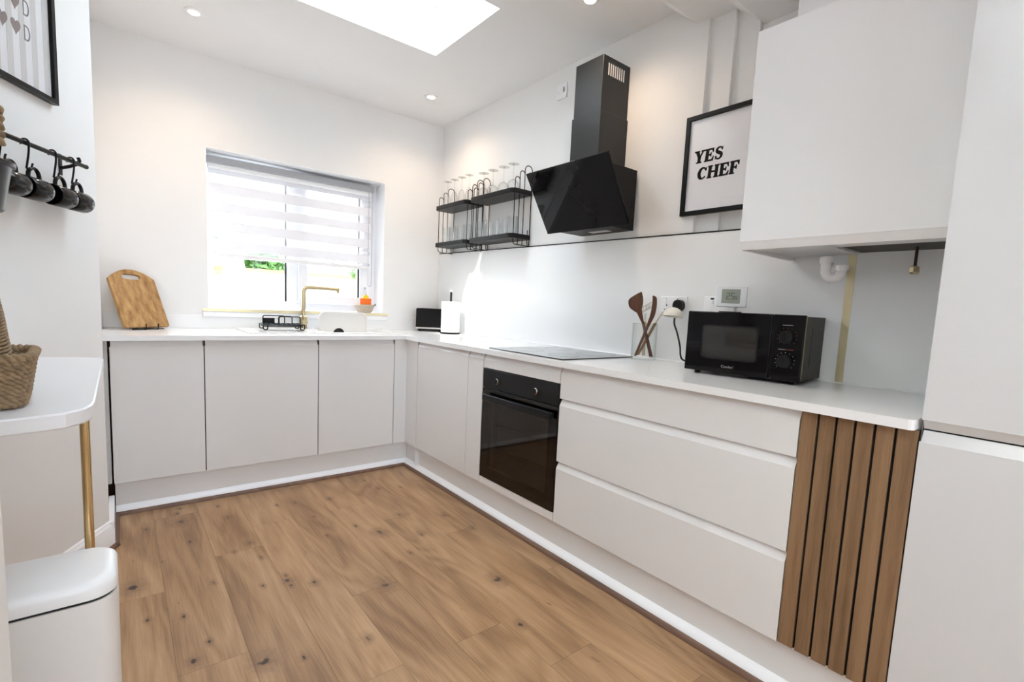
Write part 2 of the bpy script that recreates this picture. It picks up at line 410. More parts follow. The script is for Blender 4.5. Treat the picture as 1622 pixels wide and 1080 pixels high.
# ================================================================== THE SHELL
# floor: oak laminate boards laid along the room
def build_floor():
    mb = MB(); tones = []
    joints = {-1.42: -1.43, -1.235: -.71, -1.045: -1.765, -.855: -1.32, -.665: -1.776, -.475: -2.04, -.285: -1.07, -.095: -1.6, -1.605: -.9}
    x = -3.13 + .0
    xs = [-1.605 + .19 * 0]
    xs = [round(-1.605 + .1875 * k, 4) for k in range(-9, 13)]
    keys = sorted(joints)
    rnd = random.Random(3)
    for xx in xs:
        near = min(keys, key=lambda k: abs(k - xx))
        j = joints[near] if abs(near - xx) < .05 else rnd.uniform(-2, 0)
        y = j
        while y > -6.2: y -= 1.28
        while y < .7:
            y1 = min(y + 1.28, .70); y0 = max(y, -6.2)
            if y1 - y0 > .02:
                g = .00045
                mb.add([(xx + g, y0 + g, 0), (xx + .1875 - g, y0 + g, 0), (xx + .1875 - g, y1 - g, 0), (xx + g, y1 - g, 0)], [(0, 1, 2, 3)])
                tones.append((rnd.random(), rnd.random(), rnd.random(), 1))
            y += 1.28
    n = len(tones)
    mb.cur = 1; mb.box(-3.4, .9, -6.2, .9, -.05, -.0015)
    o = struct('floor', mb, [M['floor'], mat('board_joint', (.10, .06, .035), .8)], smooth=0, weld=False)
    ca = o.data.color_attributes.new('plank', 'FLOAT_COLOR', 'CORNER')
    for p in o.data.polygons:
        t = tones[p.index] if p.index < n else (.5, .5, .5, 1)
        for li in p.loop_indices: ca.data[li].color = t
build_floor()

# back wall with the window opening
WX0, WX1, WZ0, WZ1 = -1.082, .095, 1.037, 2.032
mb = MB(); T = .30
mb.box(-1.75, WX0, YW, YW + T, 0, 2.9).box(WX1, .9, YW, YW + T, 0, 2.9).box(WX0, WX1, YW, YW + T, 0, WZ0 - .056).box(WX0, WX1, YW, YW + T, WZ1, 2.9)
struct('wall_back', mb, M['wall'], smooth=0)

# right wall: steps back twice beside the cooker hood, a deep recess behind the wall unit
mb = MB()
mb.box(XW, .9, -1.744, YW - .0005, 0, 2.9).box(XW + .022, .9, -1.857, -1.744, 0, 2.9).box(XW + .044, .9, -1.957, -1.857, 0, 2.9).box(XW + .07, .9, -6.2, -1.957, 0, 2.9).box(XW, .9, -6.2, -1.744, 0, 1.505)
struct('wall_right', mb, M['wall'], smooth=0)

# left return wall, the angled wall, the near wall stub, the room behind the camera
mb = MB()
far = WC - WD * 2.3
mb.prism([(-1.582, -.37), (-1.612, .6215), (-1.75, .6215), (-1.72, -.32)], 0, 2.9)
struct('wall_left', mb, M['wall'], smooth=0)
mb = MB()
o_ = WN * -.12
mb.prism([(WC.x, WC.y), (far.x, far.y), (far.x + o_.x, far.y + o_.y), (WC.x + o_.x - .02, WC.y + o_.y)], 0, 2.9)
struct('wall_side', mb, M['wall'], smooth=0)
mb = MB(); mb.box(-1.634, -2.9, -2.30, -2.43, 0, 2.9)
struct('wall_near', mb, M['wall'], smooth=0)
mb = MB(); mb.box(-2.9, -3.0, -2.3, -6.1, 0, 2.9)
struct('wall_far_left', mb, M['wall'], smooth=0)
mb = MB()     # rear wall with a wide glazed opening
mb.box(-3.0, -2.3, -6.1, -6.2, 0, 2.9).box(-.3, .74, -6.1, -6.2, 0, 2.9).box(-2.3, -.3, -6.1, -6.2, 2.15, 2.9).box(-2.3, -.3, -6.1, -6.2, 0, 1.1)
struct('wall_rear', mb, M['wall'], smooth=0)

# ceiling with the skylight opening, the sloped step and the lower part towards the camera
SX0, SX1, SY0, SY1 = -1.28, -.048, -1.003, -.376
mb = MB(); ZL1, ZL = 2.471, 2.387; YA, YB = -1.563, -1.681
mb.box(-3.0, SX0, YA, .7, ZC, ZC + .06).box(SX1, .9, YA, .7, ZC, ZC + .06).box(SX0, SX1, SY1, .7, ZC, ZC + .06).box(SX0, SX1, YA, SY0, ZC, ZC + .06)
mb.prism([(YA, ZC), (YB, ZL1), (-1.862, ZL1), (-1.962, ZL), (-2.55, ZL), (-2.55, ZC + .06), (YA, ZC + .06)], -3.0, .9, 'x')
QX0, QX1, QY0, QY1 = -2.5, -1.1, -3.5, -2.55
mb.box(-3.0, .9, -6.2, QY0, ZL, ZC + .06).box(-3.0, QX0, QY0, QY1, ZL, ZC + .06).box(QX1, .9, QY0, QY1, ZL, ZC + .06)
# skylight shaft
h = .26
mb.box(SX0 - .03, SX0, SY0 - .03, SY1 + .03, ZC + .06, ZC + h).box(SX1, SX1 + .03, SY0 - .03, SY1 + .03, ZC + .06, ZC + h)
mb.box(SX0, SX1, SY0 - .03, SY0, ZC + .06, ZC + h).box(SX0, SX1, SY1, SY1 + .03, ZC + .06, ZC + h)
struct('ceiling', mb, M['ceil'], smooth=0)
# rooflight: frame and pane
wf = empty('window_2', (0, 0, 0)); wf['kind'] = 'structure'
mb = MB(); mb.hprism([(SX0 - .03, SY0 - .03), (SX1 + .03, SY0 - .03), (SX1 + .03, SY1 + .03), (SX0 - .03, SY1 + .03)], [(SX0 + .03, SY0 + .03), (SX1 - .03, SY0 + .03), (SX1 - .03, SY1 - .03), (SX0 + .03, SY1 - .03)], ZC + h, ZC + h + .06)
mb.build('window_frame', M['upvc'], wf)
mb = MB(); mb.box(SX0 + .028, SX1 - .028, SY0 + .028, SY1 - .028, ZC + h + .02, ZC + h + .026); mb.build('pane', M['pane'], wf, smooth=0)

wf = empty('window_3', (0, 0, 0)); wf['kind'] = 'structure'
mb = MB(); mb.hprism([(QX0 - .03, QY0 - .03), (QX1 + .03, QY0 - .03), (QX1 + .03, QY1 + .03), (QX0 - .03, QY1 + .03)], [(QX0 + .03, QY0 + .03), (QX1 - .03, QY0 + .03), (QX1 - .03, QY1 - .03), (QX0 + .03, QY1 - .03)], ZC + .061, ZC + .12)
mb.build('window_frame', M['upvc'], wf)
mb = MB(); mb.box(QX0 + .028, QX1 - .028, QY0 + .028, QY1 - .028, ZC + .08, ZC + .086); mb.build('pane', M['pane'], wf, smooth=0)
mb = MB(); mb.box(-3.05, -3.3, -6.2, -2.14, 2.9, 6.6)      # unseen wall added to block the sun from the rear rooflight
struct('wall_sun_blocker', mb, M['render'], smooth=0)
# outer roof slab over the flat ceiling keeps daylight out of the void
mb = MB(); zr = ZC + h + .03
# ------------------------------------------------------------------ the window
w1 = empty('window_1', (0, 0, 0)); w1['kind'] = 'structure'
FY0, FY1 = .79, .855
def ring(mb, x0, x1, z0, z1, t, y0, y1):
    mb.hprism([(x0, z0), (x1, z0), (x1, z1), (x0, z1)], [(x0 + t, z0 + t), (x1 - t, z0 + t), (x1 - t, z1 - t), (x0 + t, z1 - t)], y0, y1, 'y')
mb = MB(); ring(mb, WX0, WX1, WZ0 + .001, WZ1, .048, FY0, FY1); mb.box(.02, .05, FY0, FY1, WZ0 + .05, WZ1 - .05); mb.box(-.560, -.495, FY0, FY1, WZ0 + .05, WZ1 - .05)
mb.build('window_frame', M['upvc'], w1, bevel=.004)
mb = MB(); ring(mb, -.495, .021, WZ0 + .049, WZ1 - .048, .062, FY0 - .02, FY1 - .01); mb.build('casement', M['upvc'], w1, bevel=.005)
mb = MB(); ring(mb, WX0 + .046, -.558, WZ0 + .047, WZ1 - .047, .014, FY0 + .01, FY0 + .04); mb.build('glazing_bead', M['upvc'], w1)
mb = MB()
mb.box(-.580, -.571, FY0 + .008, FY0 + .03, WZ0 + .06, WZ1 - .06).box(-.050, -.0405, FY0 - .012, FY0 + .01, WZ0 + .11, WZ1 - .11)
mb.build('gasket', M['rubber'], w1, smooth=0)
mb = MB(); mb.box(WX0 + .058, -.571, FY0 + .025, FY0 + .031, WZ0 + .06, WZ1 - .06); mb.build('pane', M['pane'], w1, smooth=0)
mb = MB(); mb.box(-.435, -.039, FY0 + .005, FY0 + .011, WZ0 + .108, WZ1 - .108); mb.build('pane', M['pane'], w1, smooth=0)
mb = MB()      # sill board with its thin gold edging
mb.box(-1.112, .12, .598, .6205, .983, 1.0165).box(WX0 + .001, WX1 - .001, .6205, .79, .983, 1.0165)
mb.box(-1.112, .12, .602, .6205, 1.0165, 1.036).box(WX0 + .001, WX1 - .001, .6205, .79, 1.0165, 1.036)
sill = struct('trim_1', mb, M['white'], bevel=.002)
mb = MB(); mb.box(-1.113, .121, .5955, .602, 1.017, 1.0365); mb.build('gold_edging', M['gold'], sill)

mb = MB(); t_ = .004
mb.box(WX0, WX1, YW + .0005, FY0, WZ1 - t_, WZ1).box(WX0, WX0 + t_, YW + .0005, FY0, WZ0, WZ1 - t_).box(WX1 - t_, WX1, YW + .0005, FY0, WZ0, WZ1 - t_)
struct('trim_6', mb, M['white'], smooth=0)
# roller blind
bl = empty('roller_blind', (-.5045, .742, 1.976), 0, 'white roller blind of sheer and solid stripes pulled halfway down the window', 'blind')
L_, R_ = -.562, .548
mb = MB(); mb.box(L_, R_, -.035, .025, -.012, .030); mb.build('head_rail', mat('blind_head_rail', (.40, .40, .42), .4), bl, bevel=.006)
mb = MB(); mb.tube([(L_ + .01, -.004, -.022), (R_ - .01, -.004, -.022)], .022, 16); mb.build('roller_tube', M['fabric'], bl)
mb = MB(); z = -.03; zb = -.578; k = 0
while z > zb + .001:
    hgt = (.042 if k == 0 else .055 if k % 2 else .066); z1 = max(z - hgt, zb)
    mb.cur = k % 2
    mb.add([(L_ + .012, .012, z), (R_ - .012, .012, z), (R_ - .012, .012, z1), (L_ + .012, .012, z1)], [(0, 1, 2, 3)])
    z = z1; k += 1
mb.build('fabric', [M['band'], M['sheer']], bl, smooth=0)
mb = MB(); mb.box(L_ + .01, R_ - .01, 0, .024, zb - .026, zb + .003); mb.build('bottom_bar', M['fabric'], bl, bevel=.006)
mb = MB()
mb.tube([(R_ - .012, -.028, -.01), (R_ - .012, -.03, -.72)] + [(R_ - .026 + .014 * cos(radians(a)), -.03, -.72 + .014 * sin(radians(a))) for a in range(-20, -170, -25)] + [(R_ - .04, -.03, -.72), (R_ - .04, -.028, -.01)], .0018, 6)
mb.build('pull_chain', M['silver'], bl)

# baseboards and beads
mb = MB()
def along(t0, t1, prof, mb):
    """profile (off, z) extruded along the angled wall"""
    p0, p1 = WC + WD * t0, WC + WD * t1
    n = len(prof); vs = []
    for p in (p0, p1):
        for off, z in prof: q = p + WN * off; vs.append((q.x, q.y, z))
    mb.add(vs, [tuple(range(n - 1, -1, -1)), tuple(range(n, 2 * n))] + [(i, (i + 1) % n, n + (i + 1) % n, n + i) for i in range(n)])
along(-2.2, .004, [(.0, 0), (.018, 0), (.018, .082), (.014, .090), (.013, .102), (.008, .108), (.006, .117), (0, .120)], mb)
mb.prism([(-.37 - .012, 0), (-.02, 0), (-.02, .115), (-.37 - .012, .115)], -1.587, -1.566, 'x')
struct('baseboard_left', mb, M['white'], smooth=30)
mb = MB()
def q_arc(n=5): return [(cos(radians(90 * k / n)), sin(radians(90 * k / n))) for k in range(n + 1)]
along(-2.2, .012, [(.018, .0005)] + [(.018 + .015 * c, .0005 + .017 * s_) for c, s_ in q_arc()], mb)
mb.prism([(-1.565, .0005)] + [(-1.565 + .015 * c, .0005 + .017 * s_) for c, s_ in q_arc()], -.385, -.002, 'y')
struct('trim_2', mb, M['bead'])
mb = MB()     # brown floor bead under both runs
mb.prism([(0.0, .0005)] + [(-.015 * c, .0005 + .018 * s_) for c, s_ in q_arc()], -1.563, -.001, 'x')
struct('trim_3', mb, M['bead'])
mb = MB()
mb.prism([(0.0, .0005)] + [(-.015 * c, .0005 + .018 * s_) for c, s_ in q_arc()], -3.4, -.016, 'y')
struct('trim_4', mb, M['bead'])
mb = MB()     # white sealing strip between plinth and bead
mb.prism([(.0005, .001), (.0005, .018), (.012, .034), (.029, .044), (.029, .001)], -1.563, .0285, 'x')
mb.prism([(.0005, .001), (.0005, .018), (.012, .034), (.029, .044), (.029, .001)], -3.4, .0275, 'y')
struct('trim_5', mb, M['white'], smooth=50)

# ================================================================== KITCHEN UNITS
def jdoor(z0, z1, top=True, bottom=False, j=.028, th=.02, d=.013):
    """door section as (depth, z): depth 0 = front face"""
    p = []
    if bottom: p += [(th, z0), (d + .002, z0), (d + .001, z0 + .0015), (.0012, z0 + j - .0008), (0, z0 + j + .001)]
    else: p += [(th, z0), (.001, z0), (0, z0 + .001)]
    if top: p += [(0, z1 - j - .001), (.0012, z1 - j + .0008), (d + .001, z1 - .0015), (d + .002, z1), (th, z1)]
    else: p += [(0, z1 - .001), (.001, z1), (th, z1)]
    return p

def unit(name, label, cat, a, b, run, z0=.165, z1=ZU - .0015, depth=.55, group=None, off=0., drop=0.):
    """carcass between a and b along a run; run 'back' faces -y (a,b are x), run 'right' faces -x (a,b are y)"""
    if run == 'back': root = empty(name, ((a + b) / 2, 0, 0), 0, label, cat, group)
    else: root = empty(name, (off, (a + b) / 2, 0), -pi / 2, label, cat, group)
    w = abs(b - a) / 2
    mb = MB(); f0 = .0215
    mb.box(-w + .001, w - .001, f0, f0 + depth - .02, z0, z1 - drop)
    mb.build('carcass', M['carcass'], root, smooth=0)
    mb = MB(); mb.box(-w + .0012, w - .0012, f0 - .0008, f0 - .0002, z0 + .002, z1 - .001); mb.build('gap_shade_sheet', M['gap'], root, smooth=0)  # dark sheet over the white carcass, painting shade into the door gaps
    return root, w

def door(root, w, z0, z1, name='door', m=None, g=.0025, xo=0., **kw):
    top, bottom, j = kw.get('top', True), kw.get('bottom', False), kw.get('j', .028)
    mb = MB(); a, b = -w + g + xo, w - g + xo; nt_ = .0035
    za, zb = z0 + (j if bottom else 0), z1 - (j if top else 0)
    mb.prism([(.02, za), (.001, za), (0, za + .001), (0, zb - .001), (.0012, zb + .0002), (.02, zb + .0002)], a, b, 'x')
    if top: mb.prism([(.0016, zb), (.014, z1 - .0015), (.015, z1), (.0198, z1), (.0198, zb)], a + nt_, b - nt_, 'x')
    if bottom: mb.prism([(.0016, za), (.0198, za), (.0198, z0), (.015, z0), (.014, z0 + .0015)], a + nt_, b - nt_, 'x')
    return mb.build(name, m or M['gloss'], root, smooth=0)

DZ0, DZ1 = .165, ZU - .003
XL, XA, XB, XC = -1.568, -1.176, -.5845, -.089
YG1, YD1, YF, YS, YE = -.160, -.768, -.917, -2.517, -2.7866
def back_unit(a, b, label, drop=0.):
    r, w = unit('base_cabinet', label, 'cabinet', a, b, 'back', drop=drop); door(r, w, DZ0, DZ1); return r
back_unit(XL, XA, 'white base cabinet at the left wall end, under the wooden chopping board')
back_unit(XA, XB, 'widest white handleless base cabinet under the black dish rack, mid window run')
back_unit(XB, XC, 'white base cabinet below the sink, last door before the inner corner', .19)
# filler at the wall
mb = MB(); mb.box(-1.6, -1.574, .012, .03, .165, ZU - .002)
tag(mb.build('filler_strip', mat('grey_filler', (.55, .55, .54), .4)), 'narrow grey vertical filler between left wall and first base cabinet', 'filler')
# corner post
mb = MB(); mb.prism([(XC + .002, 0), (-.0005, 0), (-.0005, YG1 + .002), (.032, YG1 + .002), (.032, .032), (XC + .002, .032)], .165, ZU - .003)
cp = mb.build('corner_post', M['gloss'], smooth=0, bevel=.001); tag(cp, 'white L shaped corner post where the two cabinet runs meet', 'cabinet filler')
# end panel that reaches the floor
mb = MB(); mb.box(-.0002, .05, YG1 - .0015, YG1 + .0015, .046, .163)
tag(mb.build('panel_foot', M['gloss'], smooth=0), 'white panel edge dropping to the floor beside the inner corner plinth', 'panel')
r, w = unit('base_cabinet', 'white base cabinet between inner corner post and narrow pull-out unit', 'cabinet', YG1 - .002, YD1, 'right'); door(r, w, DZ0, DZ1)
r, w = unit('pullout_cabinet', 'slim white pull-out cabinet just left of the black oven', 'cabinet', YD1, YF, 'right'); door(r, w, DZ0, DZ1)
# oven housing: fascia above, rail below, carcass round the oven
r = empty('oven_housing', (0, (YF + YF - .6) / 2, 0), -pi / 2, 'white oven housing with fascia above and rail under the oven', 'cabinet')
mb = MB(); w = .2985
mb.box(-w, -w + .018, .022, .57, .165, ZU - .002).box(w - .018, w, .022, .57, .165, ZU - .002).box(-w, w, .022, .57, .165, .19).box(-w, w, .022, .57, .825, ZU - .002)
mb.build('carcass', M['carcass'], r, smooth=0)
door(r, .3, .8055, DZ1, 'fascia'); door(r, .3, .165, .2045, 'bottom_rail', top=False)
# three-drawer unit
r, w = unit('drawer_cabinet', 'wide white cabinet of three handleless drawers under the microwave', 'cabinet', YF - .6, YS, 'right')
for z0, z1 in ((.739, DZ1), (.451, .735), (.165, .4465)):
    mb = MB(); mb.prism(jdoor(z0, z1), -w + .0025, w - .0025, 'x'); d_ = mb.build('drawer', M['gloss'], r, smooth=0)
# slatted oak end panel
r = empty('slatted_panel', (0, (YS + YE) / 2, 0), -pi / 2, 'oak slat panel with black grooves between the drawers and the tall unit', 'panel')
w = (YS - YE) / 2 - .001
mb = MB(); mb.box(-w, w, .009, .02, .169, ZU - .002); mb.build('backing', M['gap'], r, smooth=0)
sw = 2 * w / 6
for k in range(6):
    mb = MB(); mb.box(-w + k * sw + (.0035 if k else 0), -w + (k + 1) * sw - (.0035 if k < 5 else 0), -.0005, .0088, .169, ZU - .002)
    o = mb.build('slat', M['slat'], r, smooth=0, bevel=.0006)
mb = MB(); mb.box(-w + .002, w - .002, .0215, .55, .169, ZU - .0025); mb.build('carcass', M['carcass'], r, smooth=0)
# tall unit
r = empty('tall_cabinet', (0, YE - .305, 0), -pi / 2, 'tall white cabinet of two doors at the photo right edge', 'cabinet')
w = .3035
mb = MB(); mb.box(-w, w, .0215, .57, .165, 2.10); mb.build('carcass', M['carcass'], r, smooth=0)
mb = MB(); mb.box(-w + .001, w - .001, .0205, .0212, .166, 2.099); mb.build('gap_shade_sheet', M['gap'], r, smooth=0)  # same dark sheet, for the shade between the tall doors
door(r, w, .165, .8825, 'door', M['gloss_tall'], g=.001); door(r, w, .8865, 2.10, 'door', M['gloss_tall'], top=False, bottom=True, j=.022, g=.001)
# plinths
mb = MB(); mb.box(-1.563, .0295, .0295, .045, .045, .163); mb.box(-1.563, .0295, .0295, .045, .001, .0455)
tag(mb.build('plinth', M['gloss'], smooth=0), 'white plinth under the window run of cabinets', 'plinth')
mb = MB(); mb.box(.0295, .045, -3.395, YG1 - .004, .001, .163)
tag(mb.build('plinth', M['gloss'], smooth=0), 'long white plinth under oven, drawers and slat panel', 'plinth')
mb = MB(); mb.box(.0305, .045, YG1 + .004, .0285, .001, .163)
tag(mb.build('plinth', M['gloss'], smooth=0), 'short white plinth piece under the inner corner post', 'plinth')

# worktop (one L) with the sink cut out
OV = .026
mb = MB()
SKX0, SKX1, SKY0, SKY1 = -.925, .055, .125, .575
z0, z1 = ZU, ZT
r_ = .012
mb.prism([(-1.598, -OV), (-.0 - OV, -OV), (-OV, -OV - .0)] + [], z0, z1) if False else None
WTB = YW - .002
def slab(x0, x1, y0, y1): mb.box(x0, x1, y0, y1, z0, z1)
slab(-1.599, SKX0, -OV, WTB); slab(SKX0, SKX1, -OV, SKY0); slab(SKX0, SKX1, SKY1, WTB); slab(SKX1, XW - .001, -OV, WTB)
e_ = YE + .006
mb.prism([(-OV, -OV), (XW - .001, -OV), (XW - .001, e_), (-OV + .012, e_), (-OV + .006, e_ + .002), (-OV + .002, e_ + .006), (-OV, e_ + .012)], z0, z1)
wt = mb.build('worktop', M['worktop'], smooth=0); tag(wt, 'white L shaped worktop across both cabinet runs', 'worktop')

# upstand on the back wall, splashback on the right wall
mb = MB(); mb.box(-1.598, XW - .014, YW - .0125, YW - .0008, ZT + .0005, .982)
mb.box(-1.598, -1.114, YW - .0125, YW - .0008, .982, .996); mb.box(.122, XW - .014, YW - .0125, YW - .0008, .982, .996)
tag(mb.build('upstand', M['splash'], smooth=0), 'low white upstand along the worktop under the window', 'upstand')
def zs(y): return 1.512 + (y + 1.965) * .012
sp = empty('splashback', (0, 0, 0), 0, 'white splashback panel behind hob and microwave, thin black top line', 'splashback')
def spanel(y0, y1, name, m, x0, x1, f0, f1):
    mb = MB(); vs = []
    for x in (x0, x1):
        vs += [(x, y0, f0(y0)), (x, y1, f0(y1)), (x, y1, f1(y1)), (x, y0, f1(y0))]
    mb.add(vs, [(0, 1, 2, 3), (7, 6, 5, 4), (0, 4, 5, 1), (1, 5, 6, 2), (2, 6, 7, 3), (3, 7, 4, 0)])
    return mb.build(name, m, sp, smooth=0)
spanel(-2.405, YW - .0135, 'panel', M['splash'], XW - .0095, XW - .0008, lambda y: ZT + .0005, zs)
spanel(-2.786, -2.431, 'panel', M['splash'], XW - .0095, XW - .0008, lambda y: ZT + .0005, zs)
spanel(-2.786, YW - .0135, 'top_trim', M['black'], XW - .0115, XW - .0005, zs, lambda y: zs(y) + .006)
spanel(-2.431, -2.405, 'joint_strip', M['gold'], XW - .0125, XW - .0008, lambda y: ZT + .0005, lambda y: zs(y) - .001)
mb = MB(); mb.prism([(XW - .0095, ZT), (XW - .0096, ZT + .007), (XW - .018, ZT + .0005)], -2.78, YW - .0135, 'y'); mb.build('sealant', M['white'], sp, smooth=0)

# wall unit over the boiler, with the filler panel above it
CX, CY0, CY1, CZ0, CZ1 = .16, -2.2, -2.7855, 1.3705, 2.084
r = empty('wall_cabinet', (CX, (CY0 + CY1) / 2, 0), -pi / 2, 'white high gloss wall cabinet beside the framed poster, boiler inside', 'cabinet')
w = (CY0 - CY1) / 2; dd = XW - CX
mb = MB(); mb.box(-w, -w + .018, .0215, dd - .012, CZ0, CZ1).box(w - .018, w, .0215, dd - .012, CZ0, CZ1).box(-w, w, .0215, dd - .012, CZ1 - .018, CZ1)
mb.box(-w + .018, w - .018, .0215, .11, CZ0 + .004, CZ0 + .022).box(-w + .018, w - .018, dd - .03, dd - .012, CZ0 + .03, CZ1 - .018)
mb.box(-w + .018, -w + .24, .11, dd - .03, CZ0 + .012, CZ0 + .028)
mb.build('carcass', M['carcass'], r, smooth=0)
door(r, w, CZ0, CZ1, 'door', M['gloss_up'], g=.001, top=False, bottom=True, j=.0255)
mb = MB(); mb.box(-w + .245, w - .02, .115, dd - .035, CZ0 + .016, CZ0 + .40); mb.build('boiler_case', M['boiler'], r, bevel=.006)
mb = MB(); mb.box(.30, .55, -2.258, CY1, CZ1 + .001, 2.386)
tag(mb.build('flue_boxing', M['gloss'], smooth=0, bevel=.002), 'white boxed panel between the gloss wall cabinet and the ceiling', 'panel')
# boiler pipework seen below the wall unit
mb = MB(); yx, px = -2.370, .47
path = [(px, yx, CZ0 - .001), (px, yx, 1.318)] + [(px, yx - .026 + .026 * cos(radians(a)), 1.318 + .026 * sin(radians(a))) for a in range(-15, -166, -25)] + [(px + .004, yx - .050, 1.320), (px + .02, yx - .042, 1.324), (XW - .0185, yx + .012, 1.324)]
mb.tube(path, .0165, 14)
mb.lathe([(.0165, 0), (.022, 0), (.022, .022), (.0165, .022)], (px, yx, 1.345), 'z', 18)
mb.lathe([(.0165, 0), (.021, 0), (.021, .018), (.0165, .018)], (px, yx - .052, 1.318), 'z', 18)
tag(mb.build('waste_trap', M['white']), 'white plastic U bend pipe hanging under the wall cabinet', 'pipe')
g_ = empty('hanging_gas_pipe', (.45, -2.633, CZ0 + .004), 0, 'thin dark pipe with brass end cap under the wall cabinet', 'pipe')
mb = MB(); mb.tube([(0, 0, .011), (0, 0, -.055)], .0045, 10); mb.build('pipe', mat('dark_pipe', (.05, .035, .03), .4, .6), g_)
mb = MB(); mb.lathe([(.006, -.048), (.013, -.052), (.014, -.068), (.009, -.074), (0, -.074)], (0, 0, 0), 'z', 6); mb.build('end_cap', M['brass'], g_)

# ================================================================== COOKING
ov = empty('oven', (-.002, YF - .3, .2045), -pi / 2, 'black built-in single oven with two chrome knobs', 'oven')
w = .2965; H = .598
mb = MB(); mb.box(-.275, .275, .082, .55, .01, .58).box(-.275, .275, .024, .082, .50, .58).box(-.275, .275, .024, .082, .01, .03); mb.build('body', M['blackmat'], ov)
mb = MB(); mb.box(-w, w, 0, .0225, H - .102, H); mb.build('control_panel', M['blackmat'], ov, bevel=.003)
for s_, px in ((0, -.148), (1, .157)):
    mb = MB(); mb.lathe([(.0, .0), (.016, .0), (.017, -.006), (.0155, -.020), (.0135, -.022), (0, -.022)], (px, -.001, .545), 'y', 20)
    kn = mb.build('knob', M['chrome'], ov)
    mb = MB(); mb.lathe([(.0132, -.0222), (.0132, -.0235), (0, -.0235)], (px, -.001, .545), 'y', 20); mb.box(px - .0015, px + .0015, -.026, -.0225, .535, .558); mb.build('knob_face', M['black'], kn)
# door: frame with a window, glass in front, cavity behind
mb = MB(); ring(mb, -w, w, .001, H - .106, .062, 0.002, .0225); dr = mb.build('door', M['blackmat'], ov, bevel=.002)
gm = thin_glass('oven_door_glass', (.62, .60, .57), (.25, .25, .25), 1.0)
mb = MB(); mb.box(-w + .002, w - .002, -.0012, .0015, .003, H - .108); mb.build('door_glass', gm, dr, smooth=0)
mb = MB(); mb.box(-w + .042, w - .022, -.034, -.018, .432, .468)
mb.box(-w + .045, -w + .062, -.02, 0, .44, .462).box(w - .042, w - .025, -.02, 0, .44, .462)
mb.build('door_handle', M['blackmat'], dr, bevel=.004)
for zz in (.165, .285):
    mb = MB(); y0 = .055
    mb.tube([(-.23, y0, zz), (.23, y0, zz)], .002, 6); mb.tube([(-.23, y0 - .006, zz + .008), (.23, y0 - .006, zz + .008)], .0015, 6)
    mb.build('oven_shelf', M['rackmetal'], ov)
mb = MB(); mb.box(-.262, .262, .079, .0815, .031, H - .101).box(-.262, -.258, .024, .079, .031, H - .101).box(.258, .262, .024, .079, .031, H - .101); mb.build('cavity', M['oven_in'], ov, smooth=0)

hb = empty('hob', (.2725, -1.222, ZT), -pi / 2, 'flat black glass hob set on the worktop above the oven', 'hob')
mb = MB(); mb.prism(rrect(-.286, .286, -.258, .242, .006, 3), .0006, .006); mb.build('glass_top', M['hobglass'], hb, bevel=.0012)
zm = mat('hob_markings', (.10, .10, .10), .2)
for (ax, ay, rr) in ((-.14, -.11, .09), (.14, -.11, .075), (-.14, .12, .075), (.14, .12, .1)):
    mb = MB(); mb.lathe([(rr, .0061), (rr + .0015, .0061), (rr + .0015, .0063), (rr, .0063)], (ax, ay, 0), 'z', 40, closed=True); mb.build('cooking_zone', zm, hb)

# cooker hood
hd = empty('cooker_hood', (XW, -1.2, 1.555), -pi / 2, 'black angled glass cooker hood with tall chimney on the right wall', 'cooker hood')
# local: x to the camera side (world -y), y into the wall (world +x)
top_y, bot_y = .205 - XW, .385 - XW
zt_, zb_ = 1.850 - 1.555, 0.0
dirv = Vector((0, bot_y - top_y, zb_ - zt_)).normalized()
nrm = Vector((0, dirv.z, -dirv.y)); nrm = -nrm if nrm.y > 0 else nrm
def glass_pt(x, f, off): p = Vector((x, top_y + (bot_y - top_y) * f, zt_ + (zb_ - zt_) * f)) + nrm * off; return tuple(p)
mb = MB(); x0, x1 = -.252, .322; ins = .014
vs = []
for off in (0, ins):
    for (x, f) in ((x0, 0), (x1, 0), (x1, 1), (x0, 1)): vs.append(glass_pt(x, f, -off))
mb.add(vs, [(0, 1, 2, 3), (7, 6, 5, 4), (0, 4, 5, 1), (1, 5, 6, 2), (2, 6, 7, 3), (3, 7, 4, 0)])
mb.build('glass_panel', M['blackglass'], hd, smooth=0, bevel=.0015)
mb = MB(); bx0, bx1 = -.165, .205
a = glass_pt(0, .02, -.018); b_ = glass_pt(0, .97, -.018)
mb.prism([(a[1], a[2] + .002), (b_[1], .004), (-.0125, .004), (-.0125, zt_ + .012), (a[1] + .02, zt_ + .012)], bx0, bx1, 'x')
mb.build('body', M['blackmat'], hd, bevel=.002)
mb = MB(); mb.box(-.02, .11, -.115, -.075, .0005, .0038); mb.build('lamp_lens', M['ledstrip'], hd, bevel=.001)
mb = MB(); mb.box(-.0925, .110, .373 - XW, -.0015, zt_ - .05, 2.135 - 1.555); mb.build('chimney_sleeve', M['chim'], hd, bevel=.0015)
mb = MB(); cx0, cx1, cy0, cy1, cz1 = -.088, .1035, .379 - XW, -.0018, 2.402 - 1.555
mb.box(cx0, cx1, cy0, cy1, 2.1 - 1.555, cz1); ch_ = mb.build('chimney', M['chim'], hd, bevel=.0015)
for k in range(8):
    yy = cy0 + .038 + k * .0165
    mb = MB(); mb.box(cx1 - .001, cx1 + .0006, yy, yy + .0075, cz1 - .088, cz1 - .030); mb.build('vent_slot', mat('vent_slot_light', (.75, .72, .68), .6) if k == 0 else bpy.data.materials['vent_slot_light'], ch_, smooth=0)

# microwave
mw = empty('microwave', (.257, -1.964, ZT), atan2(-.993, .118), 'black microwave oven with two dials standing on the worktop', 'microwave')
